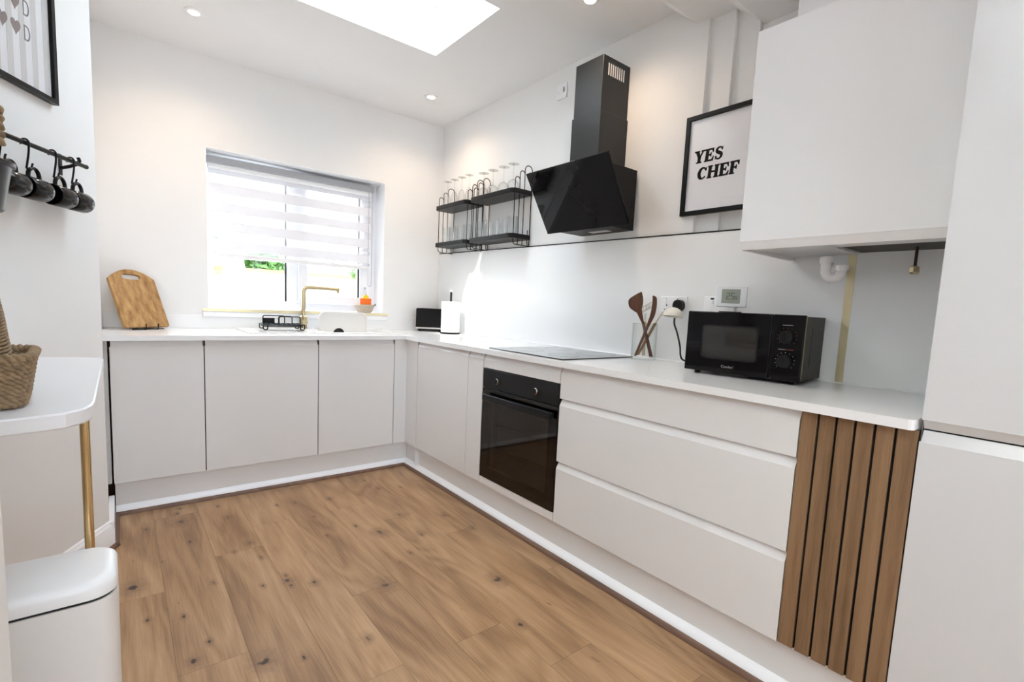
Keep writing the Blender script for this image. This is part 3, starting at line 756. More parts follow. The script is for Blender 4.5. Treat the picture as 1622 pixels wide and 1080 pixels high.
# local x along the front, local -y to the room => local y away from the viewer
MWW, MWD, MWZ0, MWZ1 = .424, .268, .0125, .2465
mb = MB(); mb.box(.002, MWW - .002, .022, MWD, MWZ0, MWZ1 - .004); mb.box(MWW - .0021, MWW - .0006, .10, MWD - .03, MWZ0 + .045, MWZ1 - .045); mb.build('body', M['blackmat'], mw, bevel=.004)
mb = MB(); mb.box(.0, .318, 0, .0215, MWZ0, MWZ1); dr = mb.build('door', M['blackgloss'], mw, bevel=.004)
mb = MB(); mb.prism(rrect(.068, .270, MWZ0 + .060, MWZ1 - .055, .012), -.0012, .001, 'y'); mb.build('window', M['mwwin'], dr)
mb = MB(); mb.hprism(rrect(.062, .276, MWZ0 + .052, MWZ1 - .049, .016), rrect(.068, .270, MWZ0 + .060, MWZ1 - .055, .012), -.0018, .001, 'y'); mb.build('window_rim', M['blackmat'], dr)
lg = text_mesh("Comfee'", .0140, 'lettering', M['silver'], dr, (.172, -.0006, MWZ0 + .022), (pi / 2, 0, 0))
mb = MB(); mb.box(.319, MWW, 0, .0215, MWZ0, MWZ1); cpn = mb.build('control_panel', M['blackgloss'], mw, bevel=.004)
for zz in (.168, .082):
    mb = MB(); mb.lathe([(0, .001), (.0235, .001), (.0225, -.013), (.021, -.015), (0, -.015)], (.370, 0, zz), 'y', 28); mb.box(.3685, .3715, -.0185, -.0145, zz - .018, zz + .018); mb.build('dial', M['blackmat'], cpn)
    mb = MB()
    for k in range(11):
        a = radians(-130 + 26 * k); mb.box(.370 + .031 * sin(a) - .0013, .370 + .031 * sin(a) + .0013, -.0005, .0001, zz + .031 * cos(a) - .0013, zz + .031 * cos(a) + .0013)
    mb.build('dial_marks', M['redprint'] if zz > .1 else M['silver'], cpn, smooth=0)
for a_, b_, c_ in ((.352, .386, .2085), (.345, .368, .1225)):
    mb = MB(); mb.box(a_, b_, -.0005, .0001, c_, c_ + .002); mb.build('print', M['silver'], cpn, smooth=0)
mb = MB(); mb.box(.370, .394, -.0005, .0001, .1225, .1245); mb.build('print', M['redprint'], cpn, smooth=0)
for fx, fy in ((.04, .04), (MWW - .04, .04), (.04, MWD - .04), (MWW - .04, MWD - .04)):
    mb = MB(); mb.lathe([(.011, .0006), (.013, .0125)], (fx, fy, 0), 'z', 14); mb.build('foot', M['rubber'], mw)

# thermostat on its stand
th = empty('thermostat', (.4265, -2.048, ZT + MWZ1 + .0005), radians(-68), 'white digital thermostat on a little stand on top of microwave', 'thermostat')
mb = MB(); mb.prism(rrect(-.042, .042, -.024, .024, .006), .0004, .004); mb.build('stand_base', M['black'], th)
mb = MB(); mb.box(-.012, .012, -.006, .010, .004, .036); mb.build('stand_neck', M['white'], th, bevel=.002)
mb = MB(); mb.prism(rrect(-.058, .058, .022, .108, .006), -.014, .012, 'y'); cs = mb.build('case', M['white'], th, bevel=.002)
mb = MB(); mb.prism(rrect(-.036, .034, .037, .094, .002), -.0152, -.0138, 'y'); scn = mb.build('screen', M['lcd'], cs)
def seg7(mb, ch, x, z, w_, h_, t=.0022, y=-.0156):
    on = {'2': 'abged', '5': 'afgcd'}[ch]; m_ = z + h_ / 2
    S = {'a': (x, x + w_, z + h_ - t, z + h_), 'g': (x, x + w_, m_ - t / 2, m_ + t / 2), 'd': (x, x + w_, z, z + t), 'b': (x + w_ - t, x + w_, m_, z + h_), 'c': (x + w_ - t, x + w_, z, m_), 'f': (x, x + t, m_, z + h_), 'e': (x, x + t, z, m_)}
    for s_ in on: a0, a1, b0, b1 = S[s_]; mb.box(a0, a1, y, y + .0004, b0, b1)
mb = MB(); seg7(mb, '2', -.018, .053, .013, .026); seg7(mb, '5', -.001, .053, .013, .026); seg7(mb, '5', .0155, .053, .0075, .013, .0016)
mb.build('digits', M['lcdink'], scn, smooth=0)

# ================================================================== SINK AREA
sk = empty('sink', (0, 0, ZT), 0, 'white inset sink with drainer under the window', 'sink')
mb = MB()
ox0, ox1, oy0, oy1 = -.941, .068, .108, .592
bx0_, bx1_, by0_, by1_ = -.47, -.02, .165, .52
def bowl(mb):
    out = rrect(ox0, ox1, oy0, oy1, .03, 6); 
    # rim plate with the bowl opening
    inn = rrect(bx0_, bx1_, by0_, by1_, .05, 6)
    mb.hprism(out, inn, .0006, .0085)
    b1 = rrect(bx0_, bx1_, by0_, by1_, .05, 6); b2 = rrect(bx0_ + .015, bx1_ - .015, by0_ + .015, by1_ - .015, .05, 6)
    n = len(b1); vs = [(p[0], p[1], .0085) for p in b1] + [(p[0], p[1], -.17) for p in b2]
    mb.add(vs, [(i, (i + 1) % n, n + (i + 1) % n, n + i) for i in range(n)] + [tuple(n + i for i in range(n))])
bowl(mb)
mb.build('basin', M['ceramic'], sk, smooth=40)
mb = MB(); mb.lathe([(0, -.168), (.04, -.168), (.04, -.166), (0, -.166)], (-.245, .34, 0), 'z', 24); mb.build('waste', M['chrome'], sk)
mb = MB()
for k in range(7):
    x_ = -.88 + k * .055; mb.tube([(x_, .18, .0085), (x_, .50, .0085)], .003, 6)
mb.build('drainer_rib', M['ceramic'], sk)
# white tray standing upright at the back of the bowl
tr = empty('sink_tray', (-.266, .475, ZT), 0, 'white rounded tray standing on edge in the sink with a dark round hole', 'sink tray')
mb = MB(); out = rrect(-.172, .172, -.160, .134, .042, 6); inn = rrect(-.160, .160, -.148, .122, .034, 6)
mb.hprism(out, inn, -.014, .012, 'y'); mb.prism(inn, -.004, .012, 'y'); mb.build('tray', mat('cream_tray', (.80, .775, .74), .3, var=.01), tr, smooth=35)
mb = MB(); mb.lathe([(0, -.006), (.038, -.006), (.040, -.0042)], (-.035, 0, -.022), 'y', 28); mb.build('drain_hole', M['gap'], tr)

# brass tap
tp = empty('tap', (-.52, .556, ZT + .0085), 0, 'brushed brass kitchen tap with straight pull-out spout', 'tap')
mb = MB(); mb.lathe([(.0, .0006), (.0255, .0006), (.0245, .006), (.0235, .012), (.0235, .082), (.016, .090), (.0145, .092), (0, .092)], (0, 0, 0), 'z', 24); mb.build('base', M['brass'], tp)
mb = MB(); rr = .032
path = [(0, 0, .088), (0, 0, .287 - rr)] + [(rr - rr * cos(radians(a)), 0, .287 - rr + rr * sin(radians(a))) for a in range(10, 91, 10)] + [(.125, -.003, .287)]
mb.tube(path, .0135, 16); mb.build('spout', M['brass'], tp)
mb = MB(); mb.tube([(.126, -.003, .2865), (.15, -.004, .286), (.20, -.005, .285), (.245, -.006, .2835)], [.0125, .0135, .0115, .0140], 16)
mb.lathe([(.0, -.017), (.009, -.017), (.0105, 0), (.0, .002)], (.236, -.006, .272), 'z', 16); mb.build('spray_head', M['brass'], tp)
mb = MB(); mb.lathe([(0, -.022), (.018, -.022), (.0195, -.040), (.018, -.046), (0, -.046)], (0, 0, .045), 'y', 20); mb.tube([(-.004, -.034, .058), (-.022, -.034, .118), (-.024, -.034, .128)], .0035, 8); mb.build('lever', M['brass'], tp)

# black wire dish rack
rk = empty('dish_rack', (-.715, .32, ZT + .0122), radians(-4), 'small black wire rack on the sink drainer beside the tap', 'rack')
mb = MB(); rx, ry, zr_ = .118, .085, .036
for (x0, y0, x1, y1) in ((-rx, -ry, rx, -ry), (rx, -ry, rx, ry), (rx, ry, -rx, ry), (-rx, ry, -rx, -ry)):
    mb.tube([(x0, y0, zr_), (x1, y1, zr_)], .0035, 8)
for k in range(9):
    x_ = -rx + 2 * rx * k / 8; mb.tube([(x_, -ry, zr_), (x_, ry, zr_)], .002, 6)
for k in range(5):
    y_ = -ry + 2 * ry * k / 4; mb.tube([(-rx, y_, zr_ - .003), (rx, y_, zr_ - .003)], .002, 6)
mb.build('wire_base', M['black'], rk)
mb = MB(); mb.prism(rrect(-rx + .004, rx - .004, -ry + .004, ry - .004, .01), .022, .028); mb.build('drip_tray', M['black'], rk)
for (x_, y_) in ((-rx + .012, -ry), (rx - .012, -ry), (-rx + .012, ry), (rx - .012, ry)):
    mb = MB(); mb.tube([(x_ - .012, y_, zr_), (x_ - .012, y_, .014)] + [(x_ + .012 * cos(radians(a)), y_, .014 + .0098 * sin(radians(a))) for a in range(200, 341, 20)] + [(x_ + .012, y_, .014), (x_ + .012, y_, zr_)], .0036, 8); mb.build('foot', M['black'], rk)
for (y_, x0, x1) in ((ry, -rx + .02, .03), (-ry + .03, -.025, rx - .02), (-.0, -.02, .06)):
    mb = MB(); mb.tube([(x0, y_, zr_), (x0, y_, .074)] + [(x0 + .012 - .012 * cos(radians(a)), y_, .074 + .012 * sin(radians(a))) for a in (30, 60, 90)] + [(x1 - .012 + .012 * sin(radians(a)), y_, .074 + .012 * cos(radians(a))) for a in (0, 30, 60, 90)] + [(x1, y_, zr_)], .0032, 8); mb.build('hoop', M['black'], rk)
mb = MB(); mb.box(-rx + .022, -.03, ry - .004, ry - .001, zr_, .07); mb.build('mesh_panel', M['blackmat'], rk)

# chopping board on a little easel
cb = empty('chopping_board', (-1.395, .4335, ZT), radians(35), 'wooden chopping board with arched top and slot handle leaning in the left corner', 'chopping board')
lean = radians(23)
Rm = Matrix.Rotation(-lean, 3, 'X')
mb = MB(); w = .128; hh = .292; n = 14
outl = [(-w, .006), (-w + .006, 0), (w - .006, 0), (w, .006), (w, hh)]
for k in range(1, n):
    t = k / n; x_ = w - 2 * w * t; outl.append((x_, hh + .058 * (1 - (x_ / w) ** 2)))
outl += [(-w, hh)]
slot_c, slot_w, slot_h = (0, hh + .012), .052, .0165
# board as quads between the outline and the slot
import itertools
def ang(p): return atan2(p[1] - slot_c[1], p[0] - slot_c[0])
m_ = 48
def ray_out(a):
    d = (cos(a), sin(a)); best = 1e9
    for i in range(len(outl)):
        p, q = outl[i], outl[(i + 1) % len(outl)]; ex, ey = q[0] - p[0], q[1] - p[1]
        den = d[0] * ey - d[1] * ex
        if abs(den) < 1e-12: continue
        t = ((p[0] - slot_c[0]) * ey - (p[1] - slot_c[1]) * ex) / den; u = ((p[0] - slot_c[0]) * d[1] - (p[1] - slot_c[1]) * d[0]) / den
        if t > 0 and -1e-9 <= u <= 1 + 1e-9: best = min(best, t)
    return (slot_c[0] + d[0] * best, slot_c[1] + d[1] * best)
angs = sorted(set([-pi + 2 * pi * k / m_ for k in range(m_)] + [ang(p) for p in outl]))
ro = [ray_out(a) for a in angs]
ri = [(slot_c[0] + slot_w * (abs(cos(a)) ** .6) * (1 if cos(a) > 0 else -1), slot_c[1] + slot_h * (abs(sin(a)) ** .8) * (1 if sin(a) > 0 else -1)) for a in angs]
mb.hprism(ro, ri, 0, .018, 'y')
mb.v = [tuple(Rm @ Vector(p) + Vector((0, 0, .0158))) for p in mb.v]
mb.build('board', M['board'], cb, smooth=35, bevel=.0015)
st = empty('board_stand', (-1.395, .4335, ZT), radians(35), 'small black wire easel holding up the chopping board', 'stand')
mb = MB()
for x_ in (-.03, .04):
    mb.tube([(x_, -.0245, .034), (x_, -.0225, .03), (x_, -.0225, .0035), (x_, .105, .0035), (x_, .112, .02), (x_, .1125, .12)], .0032, 8)
mb.tube([(-.09, .0, .0035), (.09, .0, .0035)], .003, 8); mb.tube([(-.03, .1125, .12), (.04, .1125, .12)], .003, 8)
mb.build('wire', M['black'], st)

# soap bottle in a woven bowl on the sill
wb = empty('woven_bowl', (-.041, .660, 1.0368), 0, 'small pale woven rope bowl on the right of the window sill', 'bowl')
mb = MB()
for k in range(7):
    z_ = .006 + k * .0085; rr = .050 + .026 * (k / 6) ** .8
    mb.tube([(rr * cos(2 * pi * i / 40), rr * .48 * sin(2 * pi * i / 40), z_) for i in range(40)], .0055, 8, closed=True)
mb.lathe([(0, .0008), (.05, .0008), (.05, .006), (0, .006)], (0, 0, 0), 'z', 28)
n0 = len(mb.v) - 28 * 4
mb.v = mb.v[:n0] + [(p[0], p[1] * .48, p[2]) for p in mb.v[n0:]]
mb.build('coils', M['basketgrey'], wb)
mb = MB(); mb.tube([(.074, 0, .052), (.086, 0, .058), (.088, 0, .066), (.080, 0, .066)], .004, 8); mb.build('handle_loop', M['utensil'], wb)
sb = empty('soap_bottle', (-.041, .660, 1.0435), 0, 'clear soap bottle with orange and yellow label standing in woven bowl', 'bottle')
mb = MB(); mb.lathe([(0, .001), (.017, .001), (.0185, .004), (.0185, .11), (.017, .128), (.009, .162), (.0085, .172), (0, .172)], (0, 0, 0), 'z', 24); mb.build('body', thin_glass('clear_plastic', (.9, .92, .95), (.55, .58, .66), .8), sb)
mb = MB(); mb.lathe([(.009, .172), (.0105, .172), (.0105, .187), (.004, .190), (0, .190)], (0, 0, 0), 'z', 18); mb.build('cap', mat('grey_cap', (.35, .35, .38), .4), sb)
ob = empty('soap_packet', (-.041, .6365, 1.0435), 0, 'orange packet with yellow top tucked in front of soap bottle', 'packet')
mb = MB(); mb.box(-.044, .044, -.004, .004, .015, .103); mb.build('packet', M['orange'], ob, bevel=.003)
mb = MB(); mb.lathe([(0, -.003), (.024, -.003), (.024, .003), (0, .003)], (.0, 0, .107), 'y', 24); mb.build('lemon_disc', M['yellow'], ob)

# toaster and paper roll in the corner
tdir = atan2(-.65, .76)
ts = empty('toaster', (.306 + .012, .500, ZT), tdir, 'black toaster with silver base band in the back corner', 'toaster')
mb = MB(); mb.prism(rrect(0, .222, .022, .183, [.012, .012, .004, .004], 4), .0, .118, 'y'); mb.build('body', M['black'], ts, bevel=.004)
mb = MB(); mb.box(.001, .221, -.0015, .118, .020, .033); mb.build('base_band', M['chrome'], ts, bevel=.002)
mb = MB(); mb.box(.015, .207, .008, .112, .006, .020); mb.build('base', M['black'], ts)
for x_, y_ in ((.03, .02), (.195, .02), (.03, .10), (.195, .10)):
    mb = MB(); mb.lathe([(.009, .0006), (.009, .007)], (x_, y_, 0), 'z', 12); mb.build('foot', M['rubber'], ts)
mb = MB(); mb.box(.03, .192, .038, .05, .1825, .1838).box(.03, .192, .070, .082, .1825, .1838); mb.build('slot', M['gap'], ts)
rl = empty('paper_roll_holder', (.445, .182, ZT), 0, 'black kitchen roll holder with pole and round base beside toaster', 'paper holder')
mb = MB(); mb.lathe([(0, .0006), (.076, .0006), (.076, .010), (.072, .013), (0, .013)], (0, 0, 0), 'z', 40); mb.build('base', M['black'], rl)
mb = MB(); mb.tube([(0, 0, .012), (0, 0, .318)], .0075, 14); mb.build('pole', M['black'], rl)
mb = MB(); mb.lathe([(.007, .318), (.0085, .320), (.0085, .330), (.005, .334), (0, .334)], (0, 0, 0), 'z', 16); mb.build('finial', M['chrome'], rl)
mb = MB(); mb.lathe([(.010, .0135), (.069, .0135), (.070, .016), (.070, .242), (.069, .2445), (.010, .2445)], (.445, .182, ZT), 'z', 40, closed=True)
tag(mb.build('paper_roll', M['paper']), 'white kitchen paper roll on the black pole holder', 'paper roll')

# ================================================================== WALL SHELVES AND GLASSES
def shelf_rack(y_far, y_near, b_far, b_near, label):
    r = empty('wall_shelf', (XW, (y_far + y_near) / 2, 1.535), -pi / 2, label, 'shelf', 'black wire wall shelves')
    # local x toward the camera (world -y), local y into the wall
    xf, xn = -(y_far - y_near) / 2, (y_far - y_near) / 2
    X = lambda wx: wx - XW
    for xx in (xf, xn):
        mb = MB(); rr = .0029
        f, w2, w3, bk = X(.443), X(.481), X(.520), X(.578)
        z1, z2, z3 = 1.956 - 1.535, 1.998 - 1.535, 2.038 - 1.535
        def arch(a, b2, z):
            q = (b2 - a) / 2
            return [(xx, a, z - q)] + [(xx, (a + b2) / 2 - q * cos(radians(t)), z - q + q * sin(radians(t))) for t in range(20, 181, 20)]
        mb.tube([(xx, f, .012)] + arch(f, w2, z1), rr, 8)
        mb.tube([(xx, w2, .0)] + arch(w2, w3, z2), rr, 8)
        mb.tube([(xx, w3, .0)] + arch(w3, bk, z3) + [(xx, bk, 0)], rr, 8)
        mb.tube([(xx, f, .05), (xx, f, .022)] + [(xx, f + .02 - .02 * cos(radians(t)), .02 - .02 * sin(radians(t))) for t in (20, 45, 70, 90)] + [(xx, bk, 0), (xx, bk, .05)], rr, 8)
        mb.tube([(xx, bk - .018, .1), (xx, bk - .018, .02), (xx, bk - .012, .004)], rr, 8)
        mb.build('end_frame', M['black'], r)
    o_ = -(b_far - (y_far + y_near) / 2); n_ = (y_far + y_near) / 2 - b_near
    for z0, z1 in ((1.573 - 1.535, 1.590 - 1.535), (1.853 - 1.535, 1.870 - 1.535)):
        mb = MB(); outer = rrect(o_, n_, X(.418), X(.576), [.004, .004, .035, .035], 6); inner = rrect(o_ + .006, n_ - .006, X(.424), X(.570), [.003, .003, .030, .030], 6)
        mb.prism(outer, z0, z1); mb.hprism(outer, inner, z1, z1 + .013); mb.build('shelf_board', M['black'], r, bevel=.0015, smooth=40)
    return r
shelf_rack(.400, -.008, .426, -.018, 'left black wire wall shelf in the corner, holding narrow flutes')
shelf_rack(-.085, -.552, -.062, -.566, 'right black wire wall shelf beside the cooker hood, holding wide wine glasses')
ST, SB = 1.8708, 1.5908     # board tops
# flutes and wine glasses stand upside down on the upper boards
def glass_of(name, prof, label, cat, group, loc):
    o = empty(name, loc, 0, label, cat, group); return o
def stem_glass(name, bowl_r, bowl_h, H, foot_r, label, group, loc):
    o = empty(name, loc, 0, label, 'glass', group)
    # upside-down: rim at z=0
    zb = bowl_h
    outer = [(bowl_r * .84, .0004), (bowl_r * .93, zb * .2), (bowl_r, zb * .5), (bowl_r * .9, zb * .74), (bowl_r * .6, zb * .92), (.006, zb + .004)]
    mb = MB(); mb.lathe(outer, (0, 0, 0), 'z', 28); mb.f = [f for f in mb.f if len(f) == 4]; mb.mi = mb.mi[:len(mb.f)]
    mb.build('bowl', M['glass'], o)
    mb = MB(); mb.lathe([(.0065, zb), (.0042, zb + .008), (.0033, zb + .02), (.0033, H - .02), (.0045, H - .008), (.010, H - .0035)], (0, 0, 0), 'z', 12); mb.build('stem', M['glass'], o)
    mb = MB(); mb.lathe([(0, H - .004), (.012, H - .004), (foot_r * .8, H - .0016), (foot_r, H - .0012), (foot_r, H), (0, H)], (0, 0, 0), 'z', 32); mb.build('foot', M['glass'], o)
    return o
fl = [.362, .262, .158, .058]; ordn = ['farthest in the corner', 'second from the corner', 'third from the corner', 'nearest the wide wine glasses']
first = None
for y_, s_ in zip(fl, ordn):
    lab = 'upturned narrow flute glass on the left top shelf, ' + s_
    if first is None: first = stem_glass('flute_glass', .026, .112, .204, .031, lab, 'upturned flutes on the top shelf', (.492, y_, ST))
    else: dup(first, (.492, y_, ST), None, lab)
first = None
for y_, s_ in zip([-.128, -.240, -.362, -.466], ['next to the flutes', 'second after the flutes', 'third after the flutes', 'closest to the cooker hood']):
    lab = 'upturned wide wine glass on the right top shelf, ' + s_
    if first is None: first = stem_glass('wine_glass', .040, .085, .184, .036, lab, 'upturned wine glasses on the top shelf', (.492, y_, ST))
    else: dup(first, (.492, y_, ST), None, lab)
def tumbler(loc, label):
    o = empty('tumbler', loc, 0, label, 'glass', 'tumblers on the lower shelves')
    mb = MB(); mb.lathe([(.0, .0006), (.0265, .0006), (.0285, .006), (.0315, .060), (.033, .128), (.0312, .128), (.0295, .060), (.0265, .012), (0, .010)], (0, 0, 0), 'z', 28); mb.build('body', M['tumblerglass'], o)
    mb = MB(); mb.lathe([(.0308, .1275), (.0334, .1275), (.0334, .1300), (.0308, .1300)], (0, 0, 0), 'z', 28, closed=True); mb.build('rim', M['glass'], o); return o
first = None
for y_, s_ in zip([.362, .262, .162, .062, -.128, -.216, -.304, -.392, -.480],
                  ['left lower shelf, farthest in the corner', 'left lower shelf, second from the corner', 'left lower shelf, third from the corner', 'left lower shelf, at its near end',
                   'right lower shelf, farthest from the hood', 'right lower shelf, second from its far end', 'right lower shelf, at its middle', 'right lower shelf, second from the hood', 'right lower shelf, closest to the hood']):
    lab = 'clear glass tumbler on the ' + s_
    if first is None: first = tumbler((.492, y_, SB), lab)
    else: dup(first, (.492, y_, SB), None, lab)

# ================================================================== RIGHT WALL BITS
# framed poster
LET = {}
def strokes(pts, widths):
    """outline quads of a stroke with varying width"""
    out = []; n = len(pts); L = []; R = []
    for i in range(n):
        t = Vector(pts[min(i + 1, n - 1)]) - Vector(pts[max(i - 1, 0)]); t.normalize(); nn = Vector((-t.y, t.x)) * widths[i] / 2
        L.append(Vector(pts[i]) + nn); R.append(Vector(pts[i]) - nn)
    for i in range(n - 1): out.append([tuple(L[i]), tuple(L[i + 1]), tuple(R[i + 1]), tuple(R[i])])
    return out
def rc(x0, x1, y0, y1): return [(x0, y0), (x1, y0), (x1, y1), (x0, y1)]
def wedge(x0, x1, y0, y1, d): return [(x0, y0), (x1, y0 + d), (x1, y1 - d), (x0, y1)]
E_ = [rc(.07, .32, 0, 1), rc(0, .40, 0, .07), rc(0, .40, .93, 1), rc(.3, .72, .91, 1), [(.62, .91), (.72, .69), (.76, .69), (.74, 1), (.6, 1)], rc(.3, .52, .465, .55), [(.46, .5), (.54, .36), (.57, .36), (.57, .66), (.54, .66)], rc(.3, .76, 0, .09), [(.64, .09), (.77, .33), (.81, .33), (.78, 0), (.6, 0)]]
LET['E'] = (.84, E_)
LET['F'] = (.80, [p for i, p in enumerate(E_) if i not in (1, 7, 8)] + [rc(0, .42, 0, .07)])
LET['H'] = (1.02, [rc(.07, .31, 0, 1), rc(.67, .91, 0, 1), rc(.3, .68, .46, .55)] + [rc(x, x + .38, y, y + .07) for x in (0, .60) for y in (0, .93)])
LET['Y'] = (.92, [[(.06, .97), (.32, .97), (.58, .44), (.34, .40)], [(.70, .97), (.80, .97), (.56, .44), (.46, .44)], rc(.33, .57, 0, .47), rc(.22, .68, 0, .07), rc(-.03, .40, .93, 1), rc(.60, .92, .93, 1)])
cpts = []; cw = []
for k in range(25):
    a = radians(48 + (322 - 48) * k / 24); cpts.append((.45 + .335 * cos(a), .5 + .44 * sin(a))); cw.append(.14 + .17 * max(0, -cos(a)) ** .8)
LET['C'] = (.86, strokes(cpts, cw) + [[(.60, .78), (.66, .68), (.78, .66), (.79, .98), (.74, .98), (.70, .92)]])
spts = []; sw_ = []
ctrl = [(.62, .80), (.52, .93), (.36, .96), (.20, .88), (.15, .74), (.22, .61), (.38, .53), (.55, .44), (.62, .30), (.57, .14), (.42, .04), (.26, .05), (.13, .17)]
wd_ = [.08, .08, .10, .15, .19, .21, .23, .22, .19, .15, .10, .08, .08]
def catmull(P, W, k=5):
    p_, w_ = [], []
    for i in range(len(P) - 1):
        a, b, c, d = P[max(i - 1, 0)], P[i], P[i + 1], P[min(i + 2, len(P) - 1)]
        for j in range(k):
            t = j / k; p_.append(tuple(.5 * (2 * b[q] + (c[q] - a[q]) * t + (2 * a[q] - 5 * b[q] + 4 * c[q] - d[q]) * t * t + (3 * b[q] - a[q] - 3 * c[q] + d[q]) * t ** 3) for q in (0, 1))); w_.append(W[i] + (W[i + 1] - W[i]) * t)
    return p_ + [P[-1]], w_ + [W[-1]]
ctrl, wd_ = catmull(ctrl, [w_ + .05 for w_ in wd_])
LET['S'] = (.76, strokes(ctrl, wd_) + [[(.58, .86), (.54, .74), (.68, .70), (.69, 1), (.64, 1)], [(.16, .14), (.22, .28), (.07, .32), (.06, 0), (.11, 0)]])
def grow(poly, m):
    n = len(poly); A = sum(poly[i][0] * poly[(i + 1) % n][1] - poly[(i + 1) % n][0] * poly[i][1] for i in range(n)); sg_ = 1 if A > 0 else -1; out = []
    for i in range(n):
        p0, p1, p2 = Vector(poly[i - 1]), Vector(poly[i]), Vector(poly[(i + 1) % n])
        a = (p1 - p0); b = (p2 - p1)
        if a.length < 1e-6 or b.length < 1e-6: out.append(tuple(p1)); continue
        na = Vector((a.y, -a.x)).normalized() * sg_; nb = Vector((b.y, -b.x)).normalized() * sg_
        q = (na + nb); q = q / max(.35, 1 + na.dot(nb)); out.append(tuple(p1 + q * m))
    return out
def word(mb, s_, x, z, h_, y0, y1, gap=.06, slant=.08):
    for c in s_:
        w_, polys = LET[c]
        for p in polys:
            q = [(x + (a + slant * b) * h_, z + b * h_) for a, b in (p if len(polys) > 20 else grow(p, .03))]
            mb.prism(q, y0, y1, 'y')
        x += (w_ + gap) * h_
    return x
po = empty('framed_poster', (XW - .001, -1.848, 1.60), -pi / 2, 'black framed white poster reading YES CHEF on the right wall', 'poster')
pw, ph = .168, .448
def frame(root, w0, w1, h0, h1, t, m, d=.022):
    mb = MB(); ring(mb, w0, w1, h0, h1, t, -d, -.0005); return mb.build('frame', m, root, bevel=.0015)
frame(po, -pw, pw, 0, ph, .0195, M['black'])
mb = MB(); mb.box(-pw + .018, pw - .018, -.010, -.006, .018, ph - .018); pr = mb.build('print', M['print'], po, smooth=0)
mb = MB(); word(mb, 'YES', -.119, .234, .053, -.0106, -.0098); word(mb, 'CHEF', -.096, .158, .053, -.0106, -.0098); mb.build('lettering', M['ink'], pr, smooth=0)
gm2 = thin_glass('picture_glass', (.99, .99, .99), (.97, .97, .97), .3)
mb = MB(); mb.box(-pw + .018, pw - .018, -.0155, -.014, .018, ph - .018); mb.build('glazing', gm2, po, smooth=0)

# switch plate beside the hood and sockets above the worktop
def plate(name, label, cat, y, z, w_, h_, x=XW):
    r = empty(name, (x, y, z), -pi / 2, label, cat)
    mb = MB(); mb.prism(rrect(-w_ / 2, w_ / 2, -h_ / 2, h_ / 2, .004), -.0085, -.0006, 'y'); mb.build('plate', M['white'], r, bevel=.0015); return r
r = plate('fused_switch', 'white square fused switch plate high beside the hood chimney', 'switch', -.792, 2.432, .086, .086)
mb = MB(); mb.box(-.012, .008, -.0105, -.0085, .008, .026); mb.build('rocker', M['white'], r, bevel=.001)
mb = MB(); mb.box(.014, .024, -.0095, -.0085, -.01, .02); mb.box(-.03, -.026, -.0092, -.0085, -.002, .002); mb.box(.026, .03, -.0092, -.0085, -.002, .002); mb.build('fuse_carrier', M['grey'], r)
r = plate('double_socket', 'white double socket behind the ladle with black plug', 'socket', -1.683, 1.180, .146, .086, XW - .0098)
for x_ in (-.045, .025):
    mb = MB(); mb.box(x_ - .006, x_ + .006, -.0115, -.0085, .008, .026); mb.build('rocker', M['white'], r, bevel=.001)
mb = MB(); mb.box(-.046, -.040, -.009, -.0084, .030, .033).box(.018, .024, -.009, -.0084, .028, .033); mb.build('indicator', M['grey'], r, smooth=0)
mb = MB()
for x_ in (-.037,):
    mb.box(x_ - .003, x_ + .003, -.0088, -.0084, -.004, .004).box(x_ - .014, x_ - .008, -.0088, -.0084, -.022, -.018).box(x_ + .008, x_ + .014, -.0088, -.0084, -.022, -.018)
mb.build('pin_hole', M['gap'], r, smooth=0)
r = plate('double_socket', 'white double socket half hidden behind the thermostat', 'socket', -1.918, 1.183, .146, .086, XW - .0098)
for x_ in (-.033, .045):
    mb = MB(); mb.box(x_ - .006, x_ + .006, -.0115, -.0085, .010, .026); mb.build('rocker', M['white'], r, bevel=.001)
mb = MB(); mb.box(-.042, -.026, -.0092, -.0084, .028, .036); mb.box(-.037, -.029, -.0092, -.0084, .019, .021); mb.build('indicator', M['black'], r, smooth=0)
# plug and lead
pg = empty('plug', (XW - .019, -1.725, 1.180), -pi / 2, 'black plug in the double socket with lead to microwave', 'plug')
mb = MB(); mb.prism([(.027 * cos(radians(a)) * (1 if abs(cos(radians(a))) < .9 else .95), .027 * sin(radians(a))) for a in range(0, 360, 20)], -.034, -.0006, 'y'); mb.build('body', M['black'], pg, bevel=.004)
mb = MB(); pth = [(0, -.016, -.024), (-.002, -.018, -.040), (-.014, -.020, -.060), (-.012, -.022, -.09), (.006, -.024, -.125), (.022, -.026, -.165), (.032, -.026, -.20), (.036, -.024, -.235), (.05, -.022, -.255), (.10, -.02, -.264), (.2, -.02, -.266)]
mb.tube(csm(pth, 5), .0042, 8); mb.lathe([(.0045, -.024), (.008, -.026), (.006, -.05), (.0043, -.05)], (0, -.016, 0), 'z', 12); mb.build('lead', M['rubber'], pg)

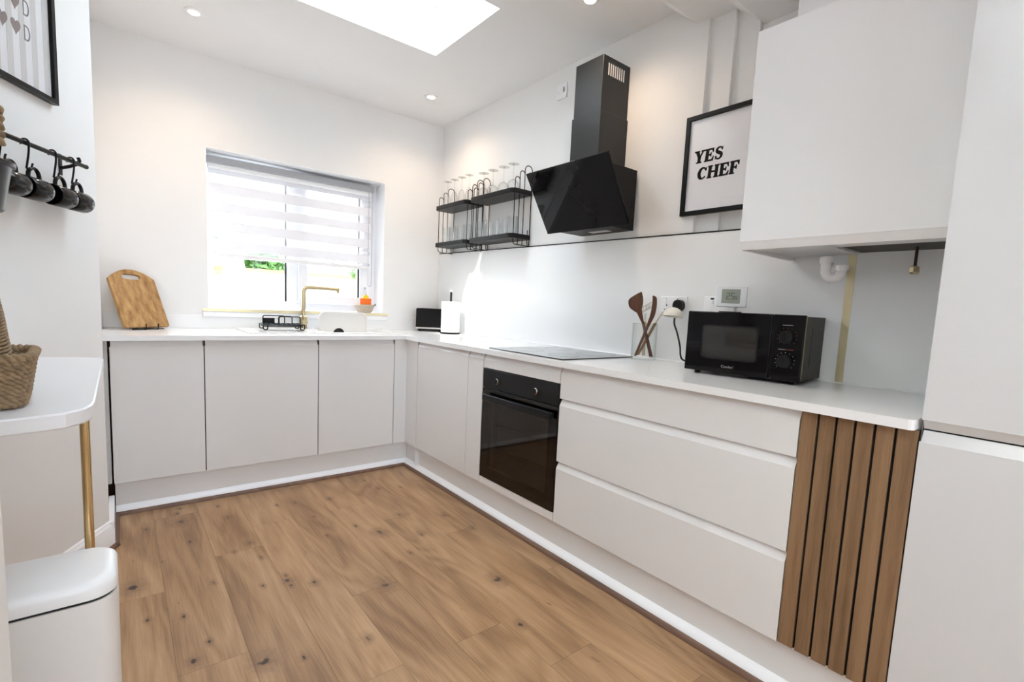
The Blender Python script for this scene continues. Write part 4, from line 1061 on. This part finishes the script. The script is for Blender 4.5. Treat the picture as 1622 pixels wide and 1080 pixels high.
# ================================================================== UTENSIL JAR
JX, JY = .490, -1.585
jr = empty('utensil_jar', (JX, JY, ZT), 0, 'clear glass jar of cooking utensils left of the microwave', 'jar')
mb = MB(); mb.lathe([(0, .0006), (.058, .0006), (.060, .004), (.060, .175), (.0575, .176), (.0572, .012), (0, .010)], (0, 0, 0), 'z', 40); mb.build('body', M['jarglass'], jr)
mb = MB(); mb.lathe([(.0568, .1745), (.0605, .1745), (.0605, .1775), (.0568, .1775)], (0, 0, 0), 'z', 40, closed=True); mb.build('rim', M['jarglass'], jr)
V = Vector
VR = V((.632, -.775, 0))      # across the view
VF = V((.775, .632, 0))       # away from the viewer
JB = V((JX, JY, ZT + .013))
def jp(a, f, z): return JB + VR * a + VF * f + V((0, 0, z))
# broad dark wooden turner, handle foot right, blade up left
t1 = empty('wooden_turner', tuple(jp(.0, 0, 0)), 0, 'dark wooden turner with broad blade leaning left in the jar', 'utensil')
base = jp(0, 0, 0)
def rel(a, f, z): return tuple(jp(a, f, z) - base)
mb = MB(); mb.ribbon([rel(.038, -.018, .004), rel(.012, -.014, .095), rel(-.014, -.008, .175)], [.018, .016, .014], [.008, .008, .008], VR); mb.build('handle', M['utensil'], t1, bevel=.002)
mb = MB(); pp = []
def blade_pts(off):
    P_ = [(-.020, .170), (-.044, .214), (-.080, .238), (-.089, .270), (-.075, .290), (-.034, .316), (-.026, .310), (-.018, .272), (-.022, .232), (-.008, .170)]
    return [tuple(v) for v in csm([rel(a, -.008 + off - (z - .17) * .05, z) for a, z in P_[1:-1]], 5)[:-1]] + [rel(a, -.008 + off - (z - .17) * .05, z) for a, z in (P_[-2], P_[-1], P_[0])]
a_, b_ = blade_pts(-.002), blade_pts(.003); n = len(a_)
mb.add(a_ + b_, [tuple(range(n)), tuple(range(2 * n - 1, n - 1, -1))] + [(i, n + i, n + (i + 1) % n, (i + 1) % n) for i in range(n)])
mb.build('blade', M['utensil'], t1, bevel=.001)
# second dark wooden spoon seen edge-on, leaning right
t2 = empty('wooden_spoon', tuple(base), 0, 'dark wooden spatula seen edge-on leaning right in the jar', 'utensil')
mb = MB(); sp_ = csm([rel(-.038, -.020, .004), rel(-.010, -.028, .090), rel(.010, -.034, .150), rel(.028, -.042, .205), rel(.034, -.042, .250), rel(.033, -.042, .288), rel(.026, -.042, .300)], 4)
def lerp_(A): return [A[min(int(i / 4), len(A) - 1)] + (A[min(int(i / 4) + 1, len(A) - 1)] - A[min(int(i / 4), len(A) - 1)]) * (i % 4) / 4 for i in range(len(sp_))]
mb.ribbon(sp_, lerp_([.013, .013, .014, .022, .023, .020, .010]), lerp_([.009, .009, .009, .010, .008, .006, .004]), VR); mb.build('blade', M['utensil'], t2, bevel=.002)
# white slotted turner with a beech handle
t3 = empty('white_turner', tuple(base), 0, 'cream slotted turner with pale beech handle upright in the jar', 'utensil')
mb = MB(); mb.ribbon([rel(.004, .030, .004), rel(-.001, .030, .172)], [.017, .014], [.012, .011], VR); mb.build('handle', M['beech'], t3, bevel=.003)
mb = MB(); mb.ribbon([rel(-.001, .030, .170), rel(-.002, .030, .215)], [.013, .011], [.008, .007], VR)
def tp_(u, v): return rel(-.020 + .050 * u + .004 * v, .030 + .012 * u, .214 + .030 * u + .036 * v)
def slab3(pts, th_=.003):
    a = [Vector(p) for p in pts]; nn = (a[1] - a[0]).cross(a[2] - a[0]).normalized() * th_ / 2; n_ = len(a)
    mb.add([p + nn for p in a] + [p - nn for p in a], [tuple(range(n_)), tuple(range(2 * n_ - 1, n_ - 1, -1))] + [(q, (q + 1) % n_, n_ + (q + 1) % n_, n_ + q) for q in range(n_)])
for (u0, u1, v0, v1) in ((0, 1, 0, .28), (0, 1, .78, 1), (0, .12, .28, .78), (.28, .42, .28, .78), (.58, .72, .28, .78), (.88, 1, .28, .78)):
    slab3([tp_(u0, v0), tp_(u1, v0), tp_(u1, v1), tp_(u0, v1)])
mb.build('head', M['cream'], t3, bevel=.001)
# ladle
t4 = empty('ladle', tuple(base), 0, 'cream ladle with brown wooden handle leaning right out of jar', 'utensil')
mb = MB(); mb.ribbon([rel(-.026, .016, .006), rel(.010, .010, .082), rel(.048, .004, .170)], [.014, .014, .016], [.011, .011, .012], VR); mb.build('handle', M['olivewood'], t4, bevel=.003)
mb = MB(); mb.ribbon([rel(.0475, .0045, .168), rel(.060, -.024, .195), rel(.078, -.060, .226)], [.012, .010, .016], [.007, .006, .006], VR); mb.build('neck', M['cream'], t4, bevel=.001)
c_ = rel(.118, -.090, .205)
mb = MB(); prof = [(.046 * sin(radians(a)), .046 * cos(radians(a))) for a in range(0, 91, 9)]
prof = [(max(r_, 1e-7), z_ * .95) for r_, z_ in prof] + [(.043 * sin(radians(a)), .043 * cos(radians(a)) * .95) for a in range(90, 0, -9)] + [(1e-7, .041)]
mb.lathe(prof, c_, 'z', 28, rot=Matrix.Rotation(radians(8), 3, 'Y')); mb.build('cup', M['cream'], t4)

# ================================================================== CEILING DOWNLIGHTS
def downlight(x, y, z, label):
    r = empty('downlight', (x, y, z), 0, label, 'ceiling light', 'recessed ceiling downlights')
    mb = MB(); mb.lathe([(.026, -.0085), (.043, -.0065), (.045, -.001), (.026, -.001)], (0, 0, 0), 'z', 32, closed=True); mb.build('trim_ring', M['white'], r)
    mb = MB(); mb.lathe([(0, -.0055), (.0258, -.0055), (.0258, -.001), (0, -.001)], (0, 0, 0), 'z', 28); mb.build('lens', M['led'], r)
    return r
spots = [(-1.182, .108, ZC, 'warm ceiling downlight above the left end of window run'), (.21, .147, ZC, 'warm ceiling downlight in the corner above the toaster'), (.21, -1.354, ZC, 'warm ceiling downlight in front of the hood chimney, at top edge')]
for x, y, z, lab in spots:
    r = downlight(x, y, z, lab)
    ld = bpy.data.lights.new('downlight_beam', 'SPOT'); ld.energy = 6.5; ld.color = (1., .76, .54); ld.spot_size = radians(150); ld.spot_blend = 1.; ld.shadow_soft_size = .03
    lo = bpy.data.objects.new('downlight_beam', ld); COL.objects.link(lo); lo.parent = r; lo.location = (0, 0, -.02)

# ================================================================== ANGLED WALL: print, mug rail, table, bin
def on_wall(name, t, off, z, label=None, cat=None, group=None):
    p = WC + WD * t + WN * off
    return empty(name, (p.x, p.y, z), PHI, label, cat, group)      # local x = along the wall (away), -y = into the room
pc = on_wall('framed_print', -.395, .001, 1.776, 'black framed print of taupe hearts and letter D at top left', 'picture')
frame(pc, -.166, .166, 0, .46, .0175, M['black'], d=.022)
mb = MB(); mb.box(-.15, .15, -.010, -.006, .015, .445); pp_ = mb.build('print', M['print'], pc, smooth=0)
sg = mat('pale_stripe_ink', (.66, .64, .63), .5)
mb = MB()
for k in range(6): mb.box(-.142 + k * .052, -.142 + k * .052 + .024, -.0104, -.0098, .016, .444)
mb.build('stripes', sg, pp_, smooth=0)
def heart(mb, x, z, s_):
    P_ = []
    for k in range(24):
        t = 2 * pi * k / 24; hx = 16 * sin(t) ** 3; hz = 13 * cos(t) - 5 * cos(2 * t) - 2 * cos(3 * t) - cos(4 * t); P_.append((x + hx * s_ / 32, z + hz * s_ / 24 + .0))
    mb.prism(P_, -.0110, -.0103, 'y')
mb = MB(); mb2 = MB()
for row in range(3):
    z_ = .184 + row * .078
    heart(mb, -.052, z_ + .002, .040); heart(mb, .000, z_ + .002, .040); heart(mb, -.104, z_ + .002, .040)
    o1 = [(.034, z_ - .024), (.046, z_ - .024)] + [(.046 + .014 * cos(radians(a)), z_ + .024 * sin(radians(a))) for a in range(-75, 76, 15)] + [(.046, z_ + .024), (.034, z_ + .024)]
    i1 = [(.038, z_ - .0195), (.045, z_ - .0195)] + [(.045 + .0105 * cos(radians(a)), z_ + .0195 * sin(radians(a))) for a in range(-75, 76, 15)] + [(.045, z_ + .0195), (.038, z_ + .0195)]
    mb2.hprism(o1, i1, -.0110, -.0103, 'y')
mb.build('hearts', M['taupe'], pp_, smooth=0); mb2.build('letters', M['grey'], pp_, smooth=0)
mb = MB(); mb.box(-.15, .15, -.0155, -.014, .015, .445); mb.build('glazing', gm2, pc, smooth=0)

rail = on_wall('mug_rail', -.52, 0, 1.585, 'black metal hanging rail on the angled wall holding mugs', 'rail')
mb = MB(); mb.tube([(-.35, -.06, 0), (.355, -.06, 0)], .0075, 14); mb.ball((.357, -.06, 0), .0085, 14, 8); mb.build('bar', M['black'], rail)
for x_ in (.315, -.32):
    mb = MB(); mb.box(x_ - .008, x_ + .008, -.004, -.0006, -.045, .03); mb.tube([(x_, -.003, -.02), (x_, -.03, -.012), (x_, -.06, 0), (x_, -.064, .012), (x_, -.060, .022)], .006, 10); mb.build('bracket', M['black'], rail, bevel=.001)
def hook(t, zb, label):
    h_ = on_wall('s_hook', t, .06, 1.585, label, 'hook', 'black hooks on the mug rail')
    mb = MB(); r1 = .0116
    path = [(0, r1 * cos(radians(a)), r1 * sin(radians(a))) for a in range(-30, 181, 30)]
    path = [(p[0], p[1], p[2]) for p in path] + [(.001, -r1 + .002, -.03), (.002, -.002, zb + .010)]
    path += [(.002 + .012 - .012 * cos(radians(a)), 0, zb + .010 - .010 * sin(radians(a))) for a in range(20, 161, 28)] + [(.027, 0, zb + .016), (.031, 0, zb + .024)]
    mb.tube(csm(path, 3), .0030, 8); mb.build('wire', M['black'], h_); return h_
hk = [(-.248, 'black hook at the free end of mug rail'), (-.338, 'second black hook from the free end of mug rail'), (-.458, 'third black hook from the free end of mug rail'), (-.565, 'black hook on mug rail beside the hanging pot')]
for t, lab in hk: hook(t, -.082, lab)
def mug(t, label):
    o = on_wall('mug', t, .06, 1.447, label, 'mug', 'black mugs on the rail')
    mb = MB(); R0 = .0365
    mb.lathe([(.0, .088), (.028, .088), (.034, .084), (R0, .074), (R0, .002), (R0 - .0012, .0), (R0 - .003, .0), (R0 - .004, .004), (R0 - .004, .070), (.026, .080), (0, .081)], (0, 0, 0), 'x', 36); mb.build('cup', M['mug'], o)
    mb = MB(); path = [(.020, 0, R0 - .003)] + [(.044 - .024 * cos(radians(a)), 0, R0 + .002 + .028 * sin(radians(a))) for a in range(0, 181, 18)] + [(.068, 0, R0 - .003)]
    mb.ribbon(path, .012, .007, (0, 1, 0)); mb.build('handle', M['mug'], o, bevel=.002); return o
m0 = None
for t, lab in ((-.262, 'black mug at the free end of the rail, nearest the corner'), (-.350, 'second black mug from the free end of the rail'), (-.470, 'third black mug from the free end of the rail'), (-.567, 'black mug partly hidden by the hanging grey pot')):
    if m0 is None: m0 = mug(t, lab)
    else:
        p = WC + WD * t + WN * .06; dup(m0, (p.x, p.y, 1.447), None, lab)
# hanging pot and braid at the frame edge
hp = on_wall('hanging_pot', -.790, .150, 1.326, 'dark grey tapered pot hanging from the rail at left edge', 'pot')
mb = MB(); mb.lathe([(0, .0), (.060, .0), (.064, .004), (.082, .118), (.090, .120), (.091, .130), (.084, .131), (.079, .118), (.061, .008), (0, .006)], (0, 0, 0), 'z', 40); mb.build('body', M['pot'], hp)
mb = MB(); mb.lathe([(.0905, .131), (.0855, .1335), (.0795, .131), (.0855, .1305)], (0, 0, 0), 'z', 40, closed=True); mb.build('rim', M['olivewood'], hp)
mb = MB(); mb.tube([(0, .085, .125), (0, .077, .16), (0, .0775, .25)] + [(0, .09 - .0125 * cos(radians(a)), .259 + .0125 * sin(radians(a))) for a in range(0, 200, 25)], .003, 8); mb.build('hanger', M['black'], hp)
br = on_wall('rope_braid', -.654, .108, 1.528, 'brown plaited rope braid hanging on the rail at left edge', 'braid')
mb = MB()
for s_ in range(3):
    mb.tube([(.018 * sin(k * .11 + s_ * 2.09), .014 * sin(2 * (k * .11 + s_ * 2.09)), .006 + k * .00118) for k in range(91)], .0115, 10, rf=lambda a, l: 1 + .12 * cos(3 * a + l * 420))
mb.build('plait', M['seagrass'], br, smooth=180)
mb = MB(); mb.tube([(0, .010, .10), (0, .022, .07), (0, .036, .055)] + [(0, .048 - .0125 * cos(radians(a)), .057 + .0125 * sin(radians(a))) for a in range(0, 200, 25)], .003, 6); mb.build('loop', M['seagrass'], br)

# white corner table top on a brass leg
tb = empty('corner_table', (-1.9, -1.3, 0), 0, 'white fitted table top on a brass leg against the angled wall', 'table')
e0 = WC - WD * .52 + WN * .002; e1 = WC - WD * 1.86 + WN * .002
outl = [(e0.x, e0.y), (-1.726, -.858), (-1.600, -.905), (-1.576, -.922), (-1.568, -.950), (-1.568, -1.42), (-1.568, -1.745), (-1.571, -1.785), (-1.580, -1.822), (-1.606, -1.858), (-1.648, -1.873), (-1.70, -1.886), (-1.86, -1.925), (-2.1, -1.98), (e1.x + .02, e1.y - .015), (e1.x, e1.y)]
mb = MB(); mb.prism([(a + 1.9, b + 1.3) for a, b in outl], .870, .900); mb.build('table_top', mat('white_laminate_table', (.80, .80, .815), .3, var=.015, scale=60), tb, bevel=.003, smooth=30)
mb = MB(); mb.tube([(.313, -.412, .0008), (.313, -.412, .8695)], .0085, 20); mb.build('leg', M['polbrass'], tb)

# seagrass basket on the table
bk = empty('seagrass_basket', (-1.796, -1.712, .9005), radians(3), 'brown woven seagrass basket with tall handle on the white table', 'basket')
def rope(mb, path, rs, pitch, closed=True, n=8, ph=0.):
    """two strands twisted round a path"""
    P = [Vector(p) for p in path]; m = len(P); L = 0.; acc = [0.]
    for i in range(1, m): L += (P[i] - P[i - 1]).length; acc.append(L)
    tot = L + ((P[0] - P[-1]).length if closed else 0); turns = max(1, round(tot / pitch))
    for sgn in (0, pi):
        q = []
        for i in range(m):
            t = (P[(i + 1) % m] - P[i - 1]) if closed else (P[min(i + 1, m - 1)] - P[max(i - 1, 0)])
            t.normalize(); u = Vector((0, 0, 1)) if abs(t.z) < .9 else Vector((0, 1, 0)); u = (u - t * u.dot(t)).normalized(); w_ = t.cross(u); a = 2 * pi * turns * acc[i] / tot + sgn + ph
            q.append(P[i] + (u * cos(a) + w_ * sin(a)) * rs * .78)
        mb.tube(q, rs, n, closed=closed)
def dense(pts, step, closed=True):
    out = []
    for i in range(len(pts) if closed else len(pts) - 1):
        p, q = Vector(pts[i]), Vector(pts[(i + 1) % len(pts)]); k = max(1, int((q - p).length / step)); out += [p + (q - p) * (j / k) for j in range(k)]
    if not closed: out.append(Vector(pts[-1]))
    return out
mb = MB(); rows = 11
for k in range(rows):
    z_ = .0090 + k * .0088; g = k / (rows - 1); a_, b_ = .122 + .014 * g, .090 + .012 * g
    ring_ = [(x_, y_, z_) for x_, y_ in rrect(-a_, a_, -b_, b_, .035, 5)]
    rope(mb, dense(ring_, .0034), .0042 if k < rows - 1 else .0058, .021 + .003 * (k % 3), ph=k * 1.7)
mb.build('weave', M['seagrass'], bk, smooth=180, weld=False)
mb = MB(); mb.prism(rrect(-.110, .110, -.076, .076, .03), .002, .010); mb.build('base', M['seagrass'], bk)
mb = MB()
mb = MB()
hpts = [(.094, .100), (.090, .128), (.086, .17), (.078, .225), (.066, .275), (.044, .315), (.016, .332), (-.016, .332), (-.044, .315), (-.066, .275), (-.078, .225), (-.086, .17), (-.090, .128), (-.094, .100)]
hd_ = dense([(x_, 0, z_) for x_, z_ in hpts], .0058, False)
# cord wound side by side round a wide loop
for i in range(len(hd_)):
    p = hd_[i]; t = (hd_[min(i + 1, len(hd_) - 1)] - hd_[max(i - 1, 0)]).normalized(); nn = Vector((0, 1, 0)).cross(t).normalized()
    sect = [p + nn * (.010 * cos(2 * pi * k / 20)) + Vector((0, .034 * (abs(sin(2 * pi * k / 20)) ** .7) * (1 if sin(2 * pi * k / 20) > 0 else -1), 0)) + t * (.0035 * sin(2 * pi * k / 20)) for k in range(20)]
    mb.tube(sect, .0032, 6, closed=True, up=tuple(t))
mb.build('handle', M['seagrass'], bk, smooth=180, weld=False)
nk = empty('napkin_stack', (-1.796, -1.712, .9125), radians(3), 'white folded napkins inside the seagrass basket', 'napkins')
mb = MB()
for k in range(4): mb.box(-.072, .072, -.046, .046, .001 + k * .019, .018 + k * .019)
mb.build('napkin', M['paper'], nk, bevel=.004)

# pedal bin
bn = empty('pedal_bin', (-1.713, -1.832, 0), 0, 'slim white pedal bin on the floor in front of the table leg', 'bin')
bw, bd = .173, .092
mb = MB(); o0 = rrect(-bw + .001, bw - .001, -bd + .001, bd - .001, .045, 8); o1 = rrect(-bw, bw, -bd, bd, .045, 8); n = len(o0)
vs = [(p[0], p[1], .012) for p in o0] + [(p[0], p[1], .548) for p in o1]
mb.add(vs, [tuple(range(n - 1, -1, -1)), tuple(range(n, 2 * n))] + [(i, (i + 1) % n, n + (i + 1) % n, n + i) for i in range(n)]); mb.build('body', M['binbody'], bn, smooth=40)
mb = MB(); mb.prism(rrect(-bw + .004, bw - .004, -bd + .004, bd - .004, .042, 8), .546, .5545); mb.build('seal', M['rubber'], bn)
mb = MB(); secs = [(.0, .554), (.0, .572), (.003, .579), (.010, .584), (.02, .586)]; vs = []
for ins_, z_ in secs: vs += [(p[0], p[1], z_) for p in rrect(-bw + ins_, bw - ins_, -bd + ins_, bd - ins_, .045 - ins_ * .5, 8)]
fs = [tuple(range(n - 1, -1, -1)), tuple((len(secs) - 1) * n + i for i in range(n))] + [(k * n + i, k * n + (i + 1) % n, (k + 1) * n + (i + 1) % n, (k + 1) * n + i) for k in range(len(secs) - 1) for i in range(n)]
mb.add(vs, fs); mb.build('lid', M['binlid'], bn, smooth=60)
mb = MB(); mb.prism(rrect(-bw + .012, bw - .012, -bd + .010, bd - .010, .04, 8), .0008, .0125); mb.build('base', M['rubber'], bn)
mb = MB(); mb.prism(rrect(-.05, .05, -bd - .022, -bd + .02, .012), .014, .022); mb.build('pedal', M['rubber'], bn)

# ================================================================== OUTSIDE
mb = MB(); mb.box(-9, 9, 1.0, 14, -.25, -.2); g0 = struct('ground', mb, M['paving'], smooth=0)
gw = empty('garden_wall', (0, 5.2, -.2), 0, 'cream rendered garden wall with brown coping beyond the window', 'garden wall')
mb = MB(); mb.box(-6, 5, 0, .2, 0, 1.67); mb.build('wall_face', M['render'], gw, smooth=0)
mb = MB(); mb.box(-6.03, 5.03, -.03, .23, 1.67, 1.72); mb.build('coping', M['coping'], gw, smooth=0)
fn = empty('timber_fence', (-.84, 4.95, -.2), 0, 'pale timber gate panel outside the left pane of window', 'fence')
mb = MB()
for k in range(9): mb.box(-.45 + k * .1, -.45 + k * .1 + .094, .03, .055, .05, 1.64)
mb.build('boards', M['fence'], fn, smooth=0)
mb = MB(); mb.box(-.46, .44, .0, .029, 1.60, 1.66); mb.build('rail', M['coping'], fn, smooth=0)
mb = MB(); mb.box(.47, .55, -.03, .05, 0, 1.70); mb.build('post', M['fence'], fn, smooth=0)
def bush(name, loc, rx, rz, hc, n, m, label, seed, leaf=(.05, .1)):
    rnd = random.Random(seed); o = empty(name, loc, 0, label, 'bush'); mb = MB()
    for k in range(n):
        u = Vector((rnd.gauss(0, 1), rnd.gauss(0, 1), rnd.gauss(0, 1))).normalized(); q = rnd.uniform(.55, 1.05)
        c = Vector((u.x * rx * q, u.y * rx * q, hc + u.z * rz * q)); s_ = rnd.uniform(*leaf)
        a = Vector((rnd.gauss(0, 1), rnd.gauss(0, 1), rnd.gauss(0, 1))).normalized(); b2 = a.orthogonal().normalized(); a = a * s_; b2 = b2 * s_ * .5
        mb.add([c - a, c + b2, c + a, c - b2], [(0, 1, 2, 3)])
    mb.build('foliage', m, o, smooth=0, weld=False)
    mb = MB(); mb.tube([(0, 0, 0), (0, 0, hc)], .02, 8); mb.build('stem', M['coping'], o); return o
bush('garden_bush', (.34, 5.85, -.2), .30, .30, 1.74, 900, M['leaf'], 'bright green bush above the garden wall, just left of the mullion', 2)
bush('garden_bush', (-.75, 9.2, -.2), .9, .8, 2.1, 1800, M['leafd'], 'dark green tree behind the garden wall at left', 3)
bush('garden_bush', (.93, 3.4, -.2), .10, .09, 1.70, 60, M['leaf'], 'small leafy sprig outside the right pane of window', 4, (.025, .05))
sh = empty('garden_shed', (.1, 6.9, -.2), 0, 'low shed with grey roof showing over the garden wall', 'shed')
mb = MB(); mb.box(-.3, .55, 0, 1, 0, 1.72); mb.build('walls', M['fence'], sh, smooth=0)
mb = MB(); mb.prism([(-.1, 1.72), (1.1, 2.05), (1.1, 2.1), (-.1, 1.77)], -.36, .62, 'x'); mb.build('roof', M['roof'], sh, smooth=0)
ps = empty('parasol', (-.345, 4.2, -.2), 0, 'closed white garden parasol outside the left window pane', 'parasol')
mb = MB(); mb.lathe([(.17, .9), (.165, 1.35), (.145, 1.52), (.09, 1.75), (.05, 2.0), (.02, 2.2), (0, 2.22)], (0, 0, 0), 'z', 20); mb.build('canopy', M['parasol'], ps)
mb = MB(); mb.tube([(0, 0, 0), (0, 0, .92)], .02, 10); mb.build('pole', M['white'], ps)

# ================================================================== LIGHT
w = bpy.data.worlds.new('sky'); sc.world = w; w.use_nodes = True
nt = w.node_tree; bg = nt.nodes['Background']
tc = N(nt, 'ShaderNodeTexCoord'); sx = N(nt, 'ShaderNodeSeparateXYZ'); cr = N(nt, 'ShaderNodeValToRGB')
nt.links.new(tc.outputs['Generated'], sx.inputs[0]); nt.links.new(sx.outputs[2], cr.inputs[0])
cr.color_ramp.elements[0].position = .0; cr.color_ramp.elements[0].color = (.86, .93, 1., 1)
cr.color_ramp.elements[1].position = .8; cr.color_ramp.elements[1].color = (.74, .865, 1., 1)
nt.links.new(cr.outputs['Color'], bg.inputs['Color']); bg.inputs['Strength'].default_value = 4.0
sl = bpy.data.lights.new('sun', 'SUN'); sl.energy = 1.9; sl.angle = radians(.6); sl.color = (1, .96, .9)
so = bpy.data.objects.new('sun', sl); COL.objects.link(so)
so.rotation_euler = Vector((1., .55, -1.27)).to_track_quat('-Z', 'Y').to_euler()

# ================================================================== CAMERA
cam = bpy.data.cameras.new('camera'); co = bpy.data.objects.new('camera', cam); COL.objects.link(co); sc.camera = co
yaw, pitch, roll = 0.6823064, -0.1031555, 0.0475800
F = Vector((sin(yaw) * cos(pitch), cos(yaw) * cos(pitch), sin(pitch))); R = Vector((cos(yaw), -sin(yaw), 0)); U = R.cross(F)
R2 = R * cos(roll) + U * sin(roll); U2 = U * cos(roll) - R * sin(roll)
co.matrix_world = Matrix(((R2.x, U2.x, -F.x, -1.52275), (R2.y, U2.y, -F.y, -3.08640), (R2.z, U2.z, -F.z, 1.13642), (0, 0, 0, 1)))
cam.sensor_width = 36; cam.sensor_fit = 'HORIZONTAL'; cam.lens = 781.3306 / 1622 * 36
cam.shift_x = -10.213 / 1622; cam.shift_y = 27.198 / 1622; cam.clip_start = .02; cam.clip_end = 100

sc.view_settings.view_transform = 'Standard'; sc.view_settings.look = 'None'; sc.view_settings.gamma = 1; sc.view_settings.use_curve_mapping = False
sc.view_settings.exposure = 1.5
cy = sc.cycles
cy.max_bounces = 12; cy.diffuse_bounces = 8; cy.glossy_bounces = 6; cy.transmission_bounces = 8; cy.transparent_max_bounces = 24
cy.sample_clamp_indirect = 6.0; cy.caustics_reflective = False
